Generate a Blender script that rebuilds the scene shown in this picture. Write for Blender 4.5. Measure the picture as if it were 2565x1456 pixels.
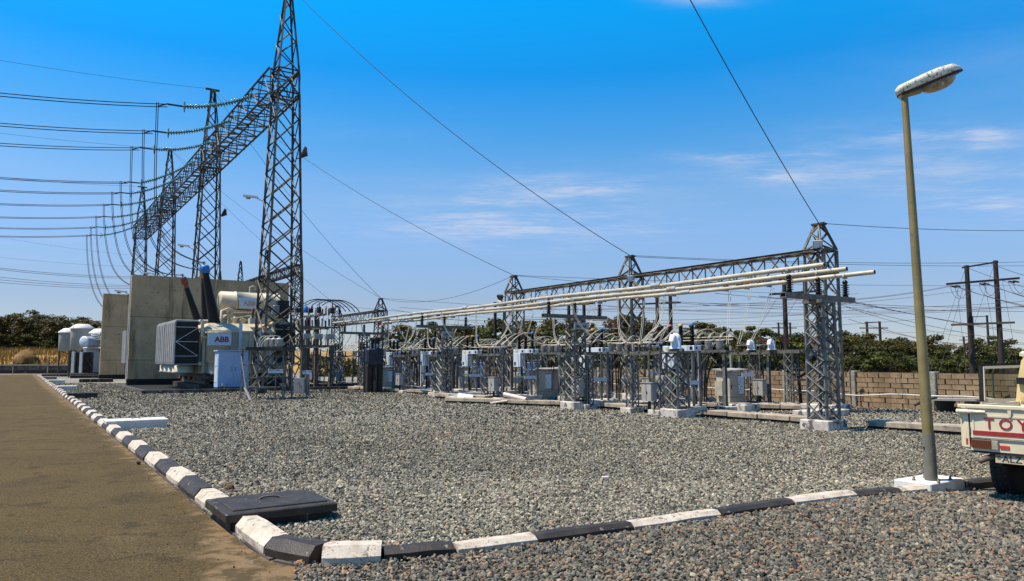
import bpy, math, random
import numpy as np
from mathutils import Vector as V, Matrix
R = random.Random(11)
for _o in list(bpy.data.objects):
    bpy.data.objects.remove(_o)
SC = bpy.context.scene
C = SC.collection

# ------------------------------------------------------------------ camera
F, CX, CY, HZ, EYE = 1850.0, 1282.0, 728.0, 903.0, 1.7
TH = math.atan((HZ - CY) / F)
cam = bpy.data.cameras.new('camera')
co = bpy.data.objects.new('camera', cam)
C.objects.link(co)
co.location = (0, 0, EYE)
co.rotation_euler = (math.pi / 2 + TH, 0, 0)
cam.sensor_width = 36
cam.lens = 36 * F / 2564.0
cam.clip_start = 0.1
cam.clip_end = 6000
SC.camera = co

# ------------------------------------------------------------------ sky, sun, exposure
SUN_EL, SUN_AZ = 63.0, -97.0           # azimuth clockwise from the view direction
world = bpy.data.worlds.new('World')
SC.world = world
world.use_nodes = True
wn, wl = world.node_tree.nodes, world.node_tree.links
wn.clear()
sky = wn.new('ShaderNodeTexSky')
sky.sky_type = 'NISHITA'
sky.sun_disc = False
sky.sun_elevation = math.radians(SUN_EL)
sky.sun_rotation = math.radians(SUN_AZ)
sky.altitude = 1200
sky.air_density = 1.0
sky.dust_density = 0.35
sky.ozone_density = 3.0
hs = wn.new('ShaderNodeHueSaturation')
hs.inputs['Saturation'].default_value = 1.0
hs.inputs['Value'].default_value = 1.0
wl.new(sky.outputs[0], hs.inputs['Color'])
# thin cirrus high above, as a layer of the sky
tc = wn.new('ShaderNodeTexCoord')
sep = wn.new('ShaderNodeSeparateXYZ')
wl.new(tc.outputs['Generated'], sep.inputs[0])
def wmath(op, a, b=None, c=None):
    n = wn.new('ShaderNodeMath'); n.operation = op
    for i, x in enumerate((a, b, c)):
        if x is None: continue
        if isinstance(x, (int, float)): n.inputs[i].default_value = x
        else: wl.new(x, n.inputs[i])
    return n.outputs[0]
zz = wmath('MAXIMUM', sep.outputs['Z'], 0.03)
cmb = wn.new('ShaderNodeCombineXYZ')
wl.new(wmath('DIVIDE', sep.outputs['X'], zz), cmb.inputs[0])
wl.new(wmath('DIVIDE', sep.outputs['Y'], zz), cmb.inputs[1])
def wnoise(scale, detail, rough, loc):
    mp = wn.new('ShaderNodeMapping'); mp.inputs['Location'].default_value = loc
    mp.inputs['Scale'].default_value = (0.62, 1.0, 1.0)
    wl.new(cmb.outputs[0], mp.inputs[0])
    n = wn.new('ShaderNodeTexNoise'); n.inputs['Scale'].default_value = scale
    n.inputs['Detail'].default_value = detail; n.inputs['Roughness'].default_value = rough
    wl.new(mp.outputs[0], n.inputs['Vector'])
    return n.outputs['Fac']
def wramp(x, a, b):
    n = wn.new('ShaderNodeMapRange'); n.interpolation_type = 'SMOOTHSTEP'
    n.inputs['From Min'].default_value = a; n.inputs['From Max'].default_value = b
    wl.new(x, n.inputs['Value'])
    return n.outputs[0]
big = wramp(wnoise(0.23, 2, 0.5, (2.7, 1.1, 0)), 0.47, 0.70)
fine = wramp(wnoise(0.95, 7, 0.62, (0.4, 0.9, 0)), 0.42, 0.80)
low = wramp(sep.outputs['Z'], 0.05, 0.16)
cl = wmath('MULTIPLY', wmath('MULTIPLY', wmath('MULTIPLY', big, fine), low), 0.30)
# a few separate cloud banks, each at its own bearing and height in the sky
yy = wmath('MAXIMUM', sep.outputs['Y'], 0.02)
px_, pz_ = wmath('DIVIDE', sep.outputs['X'], yy), wmath('DIVIDE', sep.outputs['Z'], yy)
bank_n = wmath('MULTIPLY', wramp(wnoise(1.3, 9, 0.68, (3.1, 0.2, 0)), 0.36, 0.68), wramp(wnoise(4.5, 8, 0.7, (1.1, 4.2, 0)), 0.25, 0.75))
for (cx_, cz_, wx_, wz_, k_) in ((0.005, 0.190, 0.17, 0.034, 2.0), (0.065, 0.228, 0.10, 0.024, 1.5), (0.285, 0.281, 0.075, 0.012, 1.5), (0.43, 0.285, 0.045, 0.010, 1.3), (0.375, 0.250, 0.05, 0.010, 1.1),
                                 (0.66, 0.222, 0.10, 0.032, 1.8), (0.58, 0.310, 0.16, 0.020, 0.9), (0.655, 0.305, 0.03, 0.014, 1.4), (0.27, 0.515, 0.06, 0.014, 1.2), (0.50, 0.26, 0.22, 0.03, 0.7), (-0.60, 0.15, 0.25, 0.03, 0.25)):
    dx_ = wmath('DIVIDE', wmath('SUBTRACT', px_, cx_), wx_); dz_ = wmath('DIVIDE', wmath('SUBTRACT', pz_, cz_), wz_)
    e_ = wmath('POWER', 2.718, wmath('MULTIPLY', wmath('ADD', wmath('MULTIPLY', dx_, dx_), wmath('MULTIPLY', dz_, dz_)), -1.0))
    cl = wmath('ADD', cl, wmath('MULTIPLY', wmath('MULTIPLY', e_, bank_n), k_))
cl = wmath('MULTIPLY', wmath('MINIMUM', cl, 0.8), wramp(sep.outputs['Y'], 0.02, 0.2))
mix = wn.new('ShaderNodeMixRGB')
mix.inputs['Color2'].default_value = (2.75, 3.25, 4.3, 1)
grad = wn.new('ShaderNodeValToRGB')          # sky tint by height: the band above the horizon is duller and more lavender
wl.new(sep.outputs['Z'], grad.inputs[0])
ge = grad.color_ramp.elements
ge[0].position = 0.0; ge[0].color = (0.43, 0.43, 0.51, 1)
ge[1].position = 0.80; ge[1].color = (0.05, 0.80, 1.30, 1)
for p_, c_ in ((0.076, (0.49, 0.475, 0.54, 1)), (0.17, (0.60, 0.70, 0.79, 1)), (0.215, (0.62, 0.78, 0.84, 1)), (0.29, (0.30, 0.78, 0.97, 1)), (0.37, (0.05, 0.78, 1.15, 1)), (0.45, (0.02, 1.06, 1.43, 1))):
    k_ = ge.new(p_); k_.color = c_
mul = wn.new('ShaderNodeMixRGB'); mul.blend_type = 'MULTIPLY'; mul.inputs['Fac'].default_value = 1
wl.new(hs.outputs[0], mul.inputs['Color1']); wl.new(grad.outputs[0], mul.inputs['Color2'])
wl.new(cl, mix.inputs['Fac']); wl.new(mul.outputs[0], mix.inputs['Color1'])
bg = wn.new('ShaderNodeBackground')
bg.inputs['Strength'].default_value = 0.115
wo = wn.new('ShaderNodeOutputWorld')
wl.new(mix.outputs[0], bg.inputs['Color']); wl.new(bg.outputs[0], wo.inputs['Surface'])

sl = bpy.data.lights.new('sun', 'SUN')
sl.energy = 4.6
sl.angle = math.radians(0.5)
sl.color = (1.0, 0.92, 0.79)
so = bpy.data.objects.new('sun', sl)
C.objects.link(so)
_e, _a = math.radians(SUN_EL), math.radians(SUN_AZ)
_d = V((math.sin(_a) * math.cos(_e), math.cos(_a) * math.cos(_e), math.sin(_e)))
so.rotation_euler = _d.to_track_quat('Z', 'Y').to_euler()
so.location = (-20, 0, 40)
SC.view_settings.view_transform = 'Standard'
SC.view_settings.look = 'None'
SC.view_settings.exposure = 0.75
SC.view_settings.gamma = 1.0
SC.view_settings.use_curve_mapping = False
SC.render.engine = 'CYCLES'
SC.cycles.max_bounces = 6
SC.cycles.transparent_max_bounces = 16

# ------------------------------------------------------------------ site grid: the yard runs along A (away from the camera, to the left), B is across it
A2, B2 = (-0.5543, 0.8323), (0.8323, 0.5543)
AV, BV, ZV = V((A2[0], A2[1], 0)), V((B2[0], B2[1], 0)), V((0, 0, 1))
def W(s, t, z=0.0):
    return V((A2[0] * s + B2[0] * t, A2[1] * s + B2[1] * t, z))
def ray(u, v):
    X = (u - CX) / F; U = -(v - CY) / F
    c, s = math.cos(TH), math.sin(TH)
    return V((X, c - U * s, s + U * c))
def at_y(u, v, Y):
    r = ray(u, v); k = Y / r.y
    return V((r.x * k, Y, EYE + r.z * k))
def at_t(u, v, t):
    r = ray(u, v); k = t / (B2[0] * r.x + B2[1] * r.y)
    return V((r.x * k, r.y * k, EYE + r.z * k))
def at_s(u, v, s):
    r = ray(u, v); k = s / (A2[0] * r.x + A2[1] * r.y)
    return V((r.x * k, r.y * k, EYE + r.z * k))
def at_z(u, v, z=0.0):
    r = ray(u, v); k = (z - EYE) / r.z
    return V((r.x * k, r.y * k, z))
def st(p):
    return A2[0] * p.x + A2[1] * p.y, B2[0] * p.x + B2[1] * p.y

# ------------------------------------------------------------------ materials
def mat(name, c1, c2=None, scale=6.0, rough=0.7, metal=0.0, bump=0.0, bscale=60.0, spots=None, streak=None, spec=0.35, detail=5, lo=0.35, hi=0.65, coat=0.0, trans=0.0, attr=None, zscale=1.0):
    m = bpy.data.materials.new(name); m.use_nodes = True
    n, l = m.node_tree.nodes, m.node_tree.links
    b = n['Principled BSDF']
    b.inputs['Roughness'].default_value = rough
    b.inputs['Metallic'].default_value = metal
    b.inputs['Specular IOR Level'].default_value = spec
    if coat: b.inputs['Coat Weight'].default_value = coat
    if trans: b.inputs['Transmission Weight'].default_value = trans
    g = n.new('ShaderNodeNewGeometry')
    def noise(sc, det, vec, ro=0.6):
        t = n.new('ShaderNodeTexNoise'); t.inputs['Scale'].default_value = sc
        t.inputs['Detail'].default_value = det; t.inputs['Roughness'].default_value = ro
        l.new(vec, t.inputs['Vector']); return t.outputs['Fac']
    def mapped(sx, sy, sz):
        mp = n.new('ShaderNodeMapping'); mp.inputs['Scale'].default_value = (sx, sy, sz)
        l.new(g.outputs['Position'], mp.inputs[0]); return mp.outputs[0]
    def rng(x, a, d, to=1.0):
        r = n.new('ShaderNodeMapRange'); r.inputs['From Min'].default_value = a; r.inputs['From Max'].default_value = d
        r.inputs['To Max'].default_value = to
        r.interpolation_type = 'SMOOTHSTEP'; l.new(x, r.inputs['Value']); return r.outputs[0]
    def mixc(f, a, d):
        k = n.new('ShaderNodeMixRGB'); l.new(f, k.inputs['Fac'])
        for i, x in (('Color1', a), ('Color2', d)):
            if isinstance(x, tuple): k.inputs[i].default_value = x + (1,)
            else: l.new(x, k.inputs[i])
        return k.outputs[0]
    pos = mapped(1, 1, zscale)
    if c2 is None: c2 = tuple(x * 0.72 for x in c1)
    col = mixc(rng(noise(scale, detail, pos), lo, hi), c1, c2)
    for (sc, thr, w, c) in (spots or []):
        col = mixc(rng(noise(sc, 4, pos), thr, thr + w), col, c)
    for (sx, sz, thr, w, c) in (streak or []):
        col = mixc(rng(noise(1.0, 6, mapped(sx, sx, sz), 0.65), thr, thr + w, 0.9), col, c)
    if attr:
        at = n.new('ShaderNodeAttribute'); at.attribute_name = attr
        k = n.new('ShaderNodeMixRGB'); k.blend_type = 'MULTIPLY'; k.inputs['Fac'].default_value = 1
        l.new(col, k.inputs['Color1']); l.new(at.outputs['Color'], k.inputs['Color2']); col = k.outputs[0]
    l.new(col, b.inputs['Base Color'])
    if bump:
        bp = n.new('ShaderNodeBump'); bp.inputs['Strength'].default_value = bump; bp.inputs['Distance'].default_value = 0.02
        l.new(noise(bscale, 6, pos), bp.inputs['Height']); l.new(bp.outputs[0], b.inputs['Normal'])
    return m

M = {}
M['steel'] = mat('galvanised_steel', (0.165, 0.152, 0.122), (0.095, 0.088, 0.072), 9, 0.55, 0.35, 0.05, 40)
M['dark_steel'] = mat('weathered_dark_steel', (0.075, 0.060, 0.040), (0.032, 0.026, 0.018), 3, 0.65, 0.15, spots=[(1.3, 0.57, 0.12, (0.15, 0.125, 0.085))])
M['blue_steel'] = mat('blue_grey_galvanised_steel', (0.165, 0.163, 0.148), (0.10, 0.10, 0.092), 6, 0.6, 0.15)
M['rust_steel'] = mat('brown_stained_steel', (0.16, 0.12, 0.085), (0.09, 0.065, 0.045), 5, 0.7, 0.1)
M['black_metal'] = mat('dark_metal', (0.025, 0.024, 0.023), (0.012, 0.012, 0.012), 7, 0.5, 0.2)
M['concrete'] = mat('stained_concrete', (0.50, 0.345, 0.185), (0.385, 0.265, 0.14), 0.7, 0.9, 0, 0.35, 14,
                    spots=[(5.0, 0.64, 0.06, (0.12, 0.095, 0.07)), (0.35, 0.55, 0.2, (0.52, 0.36, 0.20))],
                    streak=[(1.1, 0.16, 0.50, 0.18, (0.21, 0.145, 0.078)), (4.0, 0.24, 0.57, 0.12, (0.15, 0.105, 0.055)), (9.0, 0.5, 0.64, 0.08, (0.15, 0.105, 0.06))])
M['bitumen'] = mat('bitumen_stain', (0.022, 0.017, 0.014), (0.012, 0.01, 0.009), 2, 0.8, 0, 0.3, 20, spots=[(2.2, 0.62, 0.08, (0.12, 0.095, 0.08))])
M['dirty_concrete'] = mat('dirty_kerb_concrete', (0.10, 0.085, 0.07), (0.03, 0.026, 0.022), 2.2, 0.9, 0, 0.3, 30, spots=[(4, 0.58, 0.1, (0.26, 0.23, 0.19))])
M['slab'] = mat('weathered_slab_concrete', (0.38, 0.31, 0.22), (0.23, 0.185, 0.13), 3, 0.9, 0, 0.25, 50, spots=[(6, 0.62, 0.1, (0.09, 0.075, 0.06))])
M['plinth'] = mat('whitewashed_plinth', (0.56, 0.50, 0.42), (0.34, 0.30, 0.25), 2.5, 0.85, 0, 0.2, 40, spots=[(2.6, 0.53, 0.06, (0.10, 0.09, 0.085)), (7, 0.60, 0.08, (0.30, 0.26, 0.22))])
M['white_kerb'] = mat('worn_white_paint', (0.54, 0.46, 0.36), (0.41, 0.335, 0.25), 6, 0.8, 0, 0.35, 70, spots=[(5, 0.58, 0.07, (0.30, 0.235, 0.165)), (11, 0.60, 0.05, (0.17, 0.13, 0.09)), (42, 0.60, 0.06, (0.2, 0.155, 0.11))])
M['black_kerb'] = mat('worn_black_paint', (0.024, 0.0175, 0.011), (0.042, 0.031, 0.020), 5, 0.55, 0, 0.3, 60, spots=[(14, 0.64, 0.06, (0.2, 0.17, 0.14))])
M['white_paint'] = mat('white_paint', (0.62, 0.59, 0.53), (0.50, 0.47, 0.41), 8, 0.6, 0, 0.1, 60)
M['porcelain'] = mat('brown_black_porcelain', (0.014, 0.008, 0.006), (0.022, 0.011, 0.008), 4, 0.32, 0, spec=0.3)
M['grey_porcelain'] = mat('pale_grey_porcelain', (0.40, 0.38, 0.33), (0.28, 0.26, 0.22), 6, 0.35, 0, spec=0.5)
M['red_porcelain'] = mat('red_brown_termination', (0.24, 0.055, 0.03), (0.16, 0.035, 0.02), 4, 0.4)
M['glass_disc'] = mat('toughened_glass', (0.10, 0.22, 0.20), (0.05, 0.13, 0.12), 5, 0.12, 0, spec=0.8)
M['tube'] = mat('aluminium_bus_tube', (0.52, 0.46, 0.34), (0.40, 0.34, 0.24), 3, 0.42, 0.25)
M['cable'] = mat('bare_aluminium_cable', (0.56, 0.51, 0.40), (0.40, 0.36, 0.28), 12, 0.5, 0.15)
M['copper'] = mat('brown_oxidised_conductor', (0.17, 0.085, 0.06), (0.10, 0.05, 0.04), 4, 0.6, 0.2)
M['dark_wire'] = mat('dark_conductor', (0.045, 0.04, 0.038), (0.03, 0.028, 0.027), 4, 0.6, 0.2)
M['tpaint'] = mat('transformer_cream_grey_paint', (0.54, 0.465, 0.32), (0.45, 0.385, 0.265), 2, 0.5, 0, spots=[(3.5, 0.66, 0.12, (0.34, 0.30, 0.22))])
M['radiator'] = mat('radiator_grey_paint', (0.28, 0.28, 0.26), (0.22, 0.22, 0.205), 3, 0.5)
M['fin'] = mat('gap_shade_radiator_fins', (0.13, 0.12, 0.10), (0.09, 0.084, 0.07), 3, 0.6)  # darker than the radiator paint: shade of the deep gaps put into the colour
M['cabinet_blue'] = mat('pale_blue_cabinet_paint', (0.36, 0.47, 0.60), (0.32, 0.42, 0.55), 1.5, 0.5)
M['breaker'] = mat('pale_grey_blue_paint', (0.50, 0.55, 0.60), (0.44, 0.49, 0.53), 3, 0.5, spots=[(6, 0.68, 0.08, (0.3, 0.28, 0.25))])
M['grey_box'] = mat('grey_box_paint', (0.34, 0.32, 0.28), (0.28, 0.262, 0.23), 5, 0.5)
M['stainless'] = mat('dull_stainless_cabinet', (0.42, 0.375, 0.30), (0.34, 0.30, 0.24), 2.2, 0.5, 0.0, spots=[(1.5, 0.6, 0.2, (0.28, 0.25, 0.20))])
M['panel_blue'] = mat('pale_control_panel', (0.55, 0.64, 0.68), (0.50, 0.58, 0.62), 6, 0.4)
M['sign'] = mat('pale_sign_plate', (0.52, 0.58, 0.64), (0.46, 0.50, 0.55), 10, 0.5)
M['sign_grey'] = mat('grey_sign_plate', (0.34, 0.35, 0.34), (0.24, 0.245, 0.24), 14, 0.5)
M['red'] = mat('red_marker', (0.52, 0.045, 0.02), None, 5, 0.5)
M['yellow'] = mat('yellow_marker', (0.72, 0.42, 0.03), None, 5, 0.5)
M['blue'] = mat('blue_marker', (0.03, 0.18, 0.50), None, 5, 0.5)
M['dull_blue'] = mat('bushing_cap_blue', (0.035, 0.19, 0.46), (0.03, 0.15, 0.38), 5, 0.45)
M['dull_red'] = mat('bushing_cap_red', (0.24, 0.06, 0.035), None, 5, 0.45)
M['orange'] = mat('orange_cap', (0.62, 0.25, 0.02), None, 5, 0.45)
M['teal'] = mat('teal_tag', (0.12, 0.50, 0.42), None, 5, 0.5)
M['letter_red'] = mat('red_lettering', (0.30, 0.022, 0.02), (0.23, 0.02, 0.018), 20, 0.5)
M['letter_faded'] = mat('faded_orange_lettering', (0.55, 0.26, 0.16), (0.5, 0.36, 0.28), 12, 0.6)
M['letter_black'] = mat('black_lettering', (0.02, 0.02, 0.02), None, 20, 0.5)
M['white_plastic'] = mat('white_cable_dome', (0.72, 0.72, 0.72), (0.66, 0.66, 0.66), 6, 0.4)
M['plate_cream'] = mat('dirty_number_plate', (0.44, 0.36, 0.25), (0.36, 0.29, 0.19), 12, 0.6)
M['rubber'] = mat('black_rubber', (0.016, 0.015, 0.015), (0.024, 0.022, 0.021), 14, 0.75, 0, 0.3, 60)
M['blackened'] = mat('oil_blackened_plinth', (0.017, 0.0135, 0.010), (0.032, 0.025, 0.017), 4, 0.7, 0, 0.3, 30, streak=[(3.2, 0.35, 0.57, 0.08, (0.17, 0.14, 0.10))])
M['navy'] = mat('dark_navy_paint', (0.022, 0.026, 0.036), (0.03, 0.034, 0.046), 4, 0.45)
M['block'] = mat('sandy_concrete_block', (0.29, 0.20, 0.115), (0.19, 0.13, 0.073), 1.3, 0.95, 0, 0.4, 60, spots=[(8, 0.62, 0.1, (0.14, 0.10, 0.065))])
M['mortar'] = mat('dark_mortar', (0.13, 0.10, 0.07), (0.08, 0.06, 0.042), 6, 0.95)
M['pillar'] = mat('mottled_concrete_post', (0.32, 0.29, 0.23), (0.17, 0.155, 0.12), 16, 0.95, 0, 0.4, 40)
M['wood'] = mat('creosoted_pole', (0.035, 0.024, 0.018), (0.02, 0.014, 0.011), 5, 0.8)
M['wood_arm'] = mat('weathered_crossarm', (0.14, 0.095, 0.05), (0.08, 0.055, 0.032), 4, 0.8)
M['bark'] = mat('bark', (0.06, 0.042, 0.03), (0.03, 0.022, 0.016), 5, 0.95, 0, 0.5, 20)
M['truck'] = mat('cream_truck_paint', (0.64, 0.55, 0.38), (0.57, 0.48, 0.32), 3, 0.32, 0, coat=0.3, spots=[(6, 0.68, 0.06, (0.40, 0.33, 0.22))])
M['truck_yellow'] = mat('yellowed_cab_trim', (0.58, 0.44, 0.20), (0.50, 0.37, 0.16), 4, 0.5)
M['tail_lens'] = mat('tail_lamp_lens', (0.11, 0.03, 0.012), (0.075, 0.03, 0.012), 20, 0.25)
M['tail_clear'] = mat('clear_lamp_lens', (0.34, 0.29, 0.21), None, 20, 0.3)
M['red_soil'] = mat('red_soil', (0.26, 0.085, 0.04), (0.19, 0.07, 0.035), 4, 0.95, 0, 0.4, 40)
M['dry_grass_bank'] = mat('dry_grass_slope', (0.36, 0.205, 0.05), (0.20, 0.12, 0.035), 0.5, 0.95, 0, 0.6, 8)
M['tank_grey'] = mat('round_tank_grey_paint', (0.36, 0.33, 0.27), (0.30, 0.275, 0.225), 2, 0.6)
M['grass'] = mat('dry_grass_blades', (0.50, 0.29, 0.065), (0.30, 0.175, 0.045), 1.2, 0.9)
M['mound'] = mat('termite_mound_earth', (0.22, 0.115, 0.03), (0.11, 0.06, 0.02), 1.5, 0.95, 0, 0.6, 6)
M['ground'] = mat('dry_earth', (0.20, 0.15, 0.09), (0.13, 0.10, 0.06), 0.15, 0.95, 0, 0.4, 3)
M['brown_stone'] = mat('brown_stone', (0.17, 0.09, 0.035), (0.09, 0.05, 0.025), 18, 0.9, 0, 0.6, 40)
M['pipe'] = mat('pale_plastic_pipe', (0.60, 0.50, 0.42), (0.52, 0.43, 0.36), 6, 0.5)
M['grey_pipe'] = mat('grey_plastic_pipe', (0.33, 0.34, 0.35), (0.26, 0.27, 0.28), 5, 0.5)
def glass_mat():
    m = bpy.data.materials.new('window_glass'); m.use_nodes = True
    n, l = m.node_tree.nodes, m.node_tree.links
    n.clear()
    o = n.new('ShaderNodeOutputMaterial'); t = n.new('ShaderNodeBsdfTransparent'); g = n.new('ShaderNodeBsdfGlossy')
    t.inputs[0].default_value = (0.62, 0.68, 0.62, 1); g.inputs['Roughness'].default_value = 0.03
    x = n.new('ShaderNodeMixShader'); x.inputs[0].default_value = 0.10
    l.new(t.outputs[0], x.inputs[1]); l.new(g.outputs[0], x.inputs[2]); l.new(x.outputs[0], o.inputs[0])
    return m
M['glass'] = glass_mat()
def leaf_mat(name, c1, c2):
    m = mat(name, c1, c2, 0.9, 0.6, 0, spec=0.2, attr='tone', lo=0.3, hi=0.7)
    n, l = m.node_tree.nodes, m.node_tree.links
    b = n['Principled BSDF']
    tr = n.new('ShaderNodeBsdfTranslucent')
    src = b.inputs['Base Color'].links[0].from_socket
    l.new(src, tr.inputs[0])
    x = n.new('ShaderNodeMixShader'); x.inputs[0].default_value = 0.25
    o = n['Material Output']
    l.new(b.outputs[0], x.inputs[1]); l.new(tr.outputs[0], x.inputs[2]); l.new(x.outputs[0], o.inputs[0])
    return m
LEAF = [leaf_mat('olive_leaves', (0.092, 0.078, 0.018), (0.045, 0.040, 0.010)),
        leaf_mat('green_leaves', (0.078, 0.086, 0.017), (0.038, 0.044, 0.009)),
        leaf_mat('brown_olive_leaves', (0.10, 0.080, 0.022), (0.052, 0.042, 0.013)),
        leaf_mat('pinkish_dry_leaves', (0.19, 0.12, 0.085), (0.11, 0.07, 0.045))]
def gravel_sheet_mat():
    m = bpy.data.materials.new('gravel_bed'); m.use_nodes = True
    n, l = m.node_tree.nodes, m.node_tree.links
    b = n['Principled BSDF']; b.inputs['Roughness'].default_value = 0.9; b.inputs['Specular IOR Level'].default_value = 0.2
    g = n.new('ShaderNodeNewGeometry')
    cur = None
    for sc in (26.0, 13.0):
        vo = n.new('ShaderNodeTexVoronoi'); vo.inputs['Scale'].default_value = sc
        l.new(g.outputs['Position'], vo.inputs['Vector'])
        sp = n.new('ShaderNodeSeparateColor'); l.new(vo.outputs['Color'], sp.inputs[0])
        cr = n.new('ShaderNodeValToRGB'); e = cr.color_ramp.elements
        e[0].position = 0; e[0].color = (0.04, 0.037, 0.03, 1); e[1].position = 1; e[1].color = (0.55, 0.49, 0.38, 1)
        for p, c in ((0.3, (0.13, 0.122, 0.10, 1)), (0.72, (0.26, 0.245, 0.20, 1)), (0.93, (0.40, 0.36, 0.28, 1))):
            k = e.new(p); k.color = c
        l.new(sp.outputs[0], cr.inputs[0])
        if cur is None: cur = cr.outputs[0]; v1 = vo
        else:
            x = n.new('ShaderNodeMixRGB'); x.inputs[0].default_value = 0.5
            l.new(cur, x.inputs[1]); l.new(cr.outputs[0], x.inputs[2]); cur = x.outputs[0]
    nz = n.new('ShaderNodeTexNoise'); nz.inputs['Scale'].default_value = 0.35; nz.inputs['Detail'].default_value = 5
    l.new(g.outputs['Position'], nz.inputs['Vector'])
    mr = n.new('ShaderNodeMapRange'); mr.inputs['To Min'].default_value = 0.72; mr.inputs['To Max'].default_value = 1.22
    mr.inputs['From Min'].default_value = 0.3; mr.inputs['From Max'].default_value = 0.7
    l.new(nz.outputs['Fac'], mr.inputs['Value'])
    x = n.new('ShaderNodeMixRGB'); x.blend_type = 'MULTIPLY'; x.inputs[0].default_value = 1
    l.new(cur, x.inputs[1]); l.new(mr.outputs[0], x.inputs[2])
    l.new(x.outputs[0], b.inputs['Base Color'])
    bp = n.new('ShaderNodeBump'); bp.inputs['Strength'].default_value = 0.9; bp.inputs['Distance'].default_value = 0.03; bp.invert = True
    l.new(v1.outputs['Distance'], bp.inputs['Height']); l.new(bp.outputs[0], b.inputs['Normal'])
    return m
M['gravel'] = gravel_sheet_mat()
M['stone'] = mat('gravel_stones', (1.0, 1.0, 1.0), (0.8, 0.8, 0.8), 40, 0.85, 0, spec=0.25, attr='tone')
M['asphalt'] = mat('dusty_asphalt', (0.094, 0.064, 0.024), (0.074, 0.050, 0.020), 0.5, 0.95, 0, 0.9, 70, spec=0.1,
                   spots=[(0.9, 0.54, 0.10, (0.060, 0.043, 0.019)), (0.35, 0.54, 0.15, (0.105, 0.076, 0.034)), (2.2, 0.58, 0.05, (0.048, 0.036, 0.016)), (6.0, 0.63, 0.05, (0.040, 0.030, 0.014)), (26, 0.50, 0.10, (0.050, 0.036, 0.016)), (9, 0.60, 0.10, (0.056, 0.040, 0.018)), (55, 0.57, 0.06, (0.19, 0.145, 0.08)), (17, 0.66, 0.04, (0.034, 0.026, 0.013))])
def road_edge():
    # sand and cement dust lying along the kerb, in an irregular band across the B axis of the site
    m = M['asphalt']; n, l = m.node_tree.nodes, m.node_tree.links; b = n['Principled BSDF']
    src = b.inputs['Base Color'].links[0].from_socket
    g = n.new('ShaderNodeNewGeometry')
    def dot(v):
        d = n.new('ShaderNodeVectorMath'); d.operation = 'DOT_PRODUCT'; d.inputs[1].default_value = v
        l.new(g.outputs['Position'], d.inputs[0]); return d.outputs['Value']
    def nz(sc):
        t = n.new('ShaderNodeTexNoise'); t.inputs['Scale'].default_value = sc; t.inputs['Detail'].default_value = 6; t.inputs['Roughness'].default_value = 0.68
        l.new(g.outputs['Position'], t.inputs['Vector']); return t.outputs['Fac']
    def ma(op, a, c):
        k = n.new('ShaderNodeMath'); k.operation = op
        for i, x in enumerate((a, c)):
            if isinstance(x, float): k.inputs[i].default_value = x
            else: l.new(x, k.inputs[i])
        return k.outputs[0]
    def rg(x, a, c, o0=0.0, o1=1.0):
        r = n.new('ShaderNodeMapRange'); r.interpolation_type = 'SMOOTHSTEP'
        for k, v in (('From Min', a), ('From Max', c), ('To Min', o0), ('To Max', o1)): r.inputs[k].default_value = v
        l.new(x, r.inputs['Value']); return r.outputs[0]
    wide = rg(dot((A2[0], A2[1], 0)), 5.0, 9.0, 0.42, 0.0)
    far_ = rg(dot((A2[0], A2[1], 0)), 14.0, 60.0, 0.0, 0.25)
    f = rg(ma('ADD', ma('ADD', ma('ADD', dot((B2[0], B2[1], 0)), ma('MULTIPLY', nz(1.1), 1.5)), wide), far_), 2.36, 2.62)
    dust = n.new('ShaderNodeMixRGB'); dust.inputs[1].default_value = (0.20, 0.130, 0.066, 1); dust.inputs[2].default_value = (0.080, 0.056, 0.028, 1)
    l.new(rg(nz(4.0), 0.42, 0.6), dust.inputs[0])
    d2 = n.new('ShaderNodeMixRGB'); d2.inputs[2].default_value = (0.25, 0.21, 0.15, 1); l.new(dust.outputs[0], d2.inputs[1]); l.new(rg(nz(1.9), 0.60, 0.66, 0, .8), d2.inputs[0])
    x = n.new('ShaderNodeMixRGB'); l.new(f, x.inputs[0]); l.new(src, x.inputs[1]); l.new(d2.outputs[0], x.inputs[2]); l.new(x.outputs[0], b.inputs['Base Color'])
road_edge()
M['dust'] = mat('sandy_road_edge', (0.26, 0.185, 0.12), (0.15, 0.11, 0.075), 2.2, 0.95, 0, 0.5, 80, spots=[(5, 0.56, 0.12, (0.085, 0.068, 0.045)), (2.3, 0.6, 0.1, (0.24, 0.21, 0.17))])

# ------------------------------------------------------------------ builders
WL = {}
def tag(o, label=None, cat=None, group=None, kind=None):
    if label: o['label'] = label
    if cat: o['category'] = cat
    if group: o['group'] = group
    if kind: o['kind'] = kind
    return o
def thing(name, label, cat, base, group=None):
    o = bpy.data.objects.new(name, None); C.objects.link(o)
    o.empty_display_size = 0.3
    o.location = base; WL[o.name] = V(base)
    return tag(o, label, cat, group)
def put(name, me, parent=None, loc=V((0, 0, 0)), label=None, rot=None):
    o = bpy.data.objects.new(name, me); C.objects.link(o)
    loc = V(loc)
    WL[o.name] = loc.copy()
    if parent is not None:
        o.parent = parent; l = loc - WL[parent.name]
    else: l = loc
    if rot is not None: o.matrix_basis = Matrix.Translation(l) @ rot.to_4x4()
    else: o.location = l
    if label: o['label'] = label
    return o
def frame(d):
    d = V(d).normalized()
    ref = ZV if abs(d.z) < 0.92 else AV
    x = d.cross(ref).normalized()
    return x, x.cross(d).normalized(), d
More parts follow.
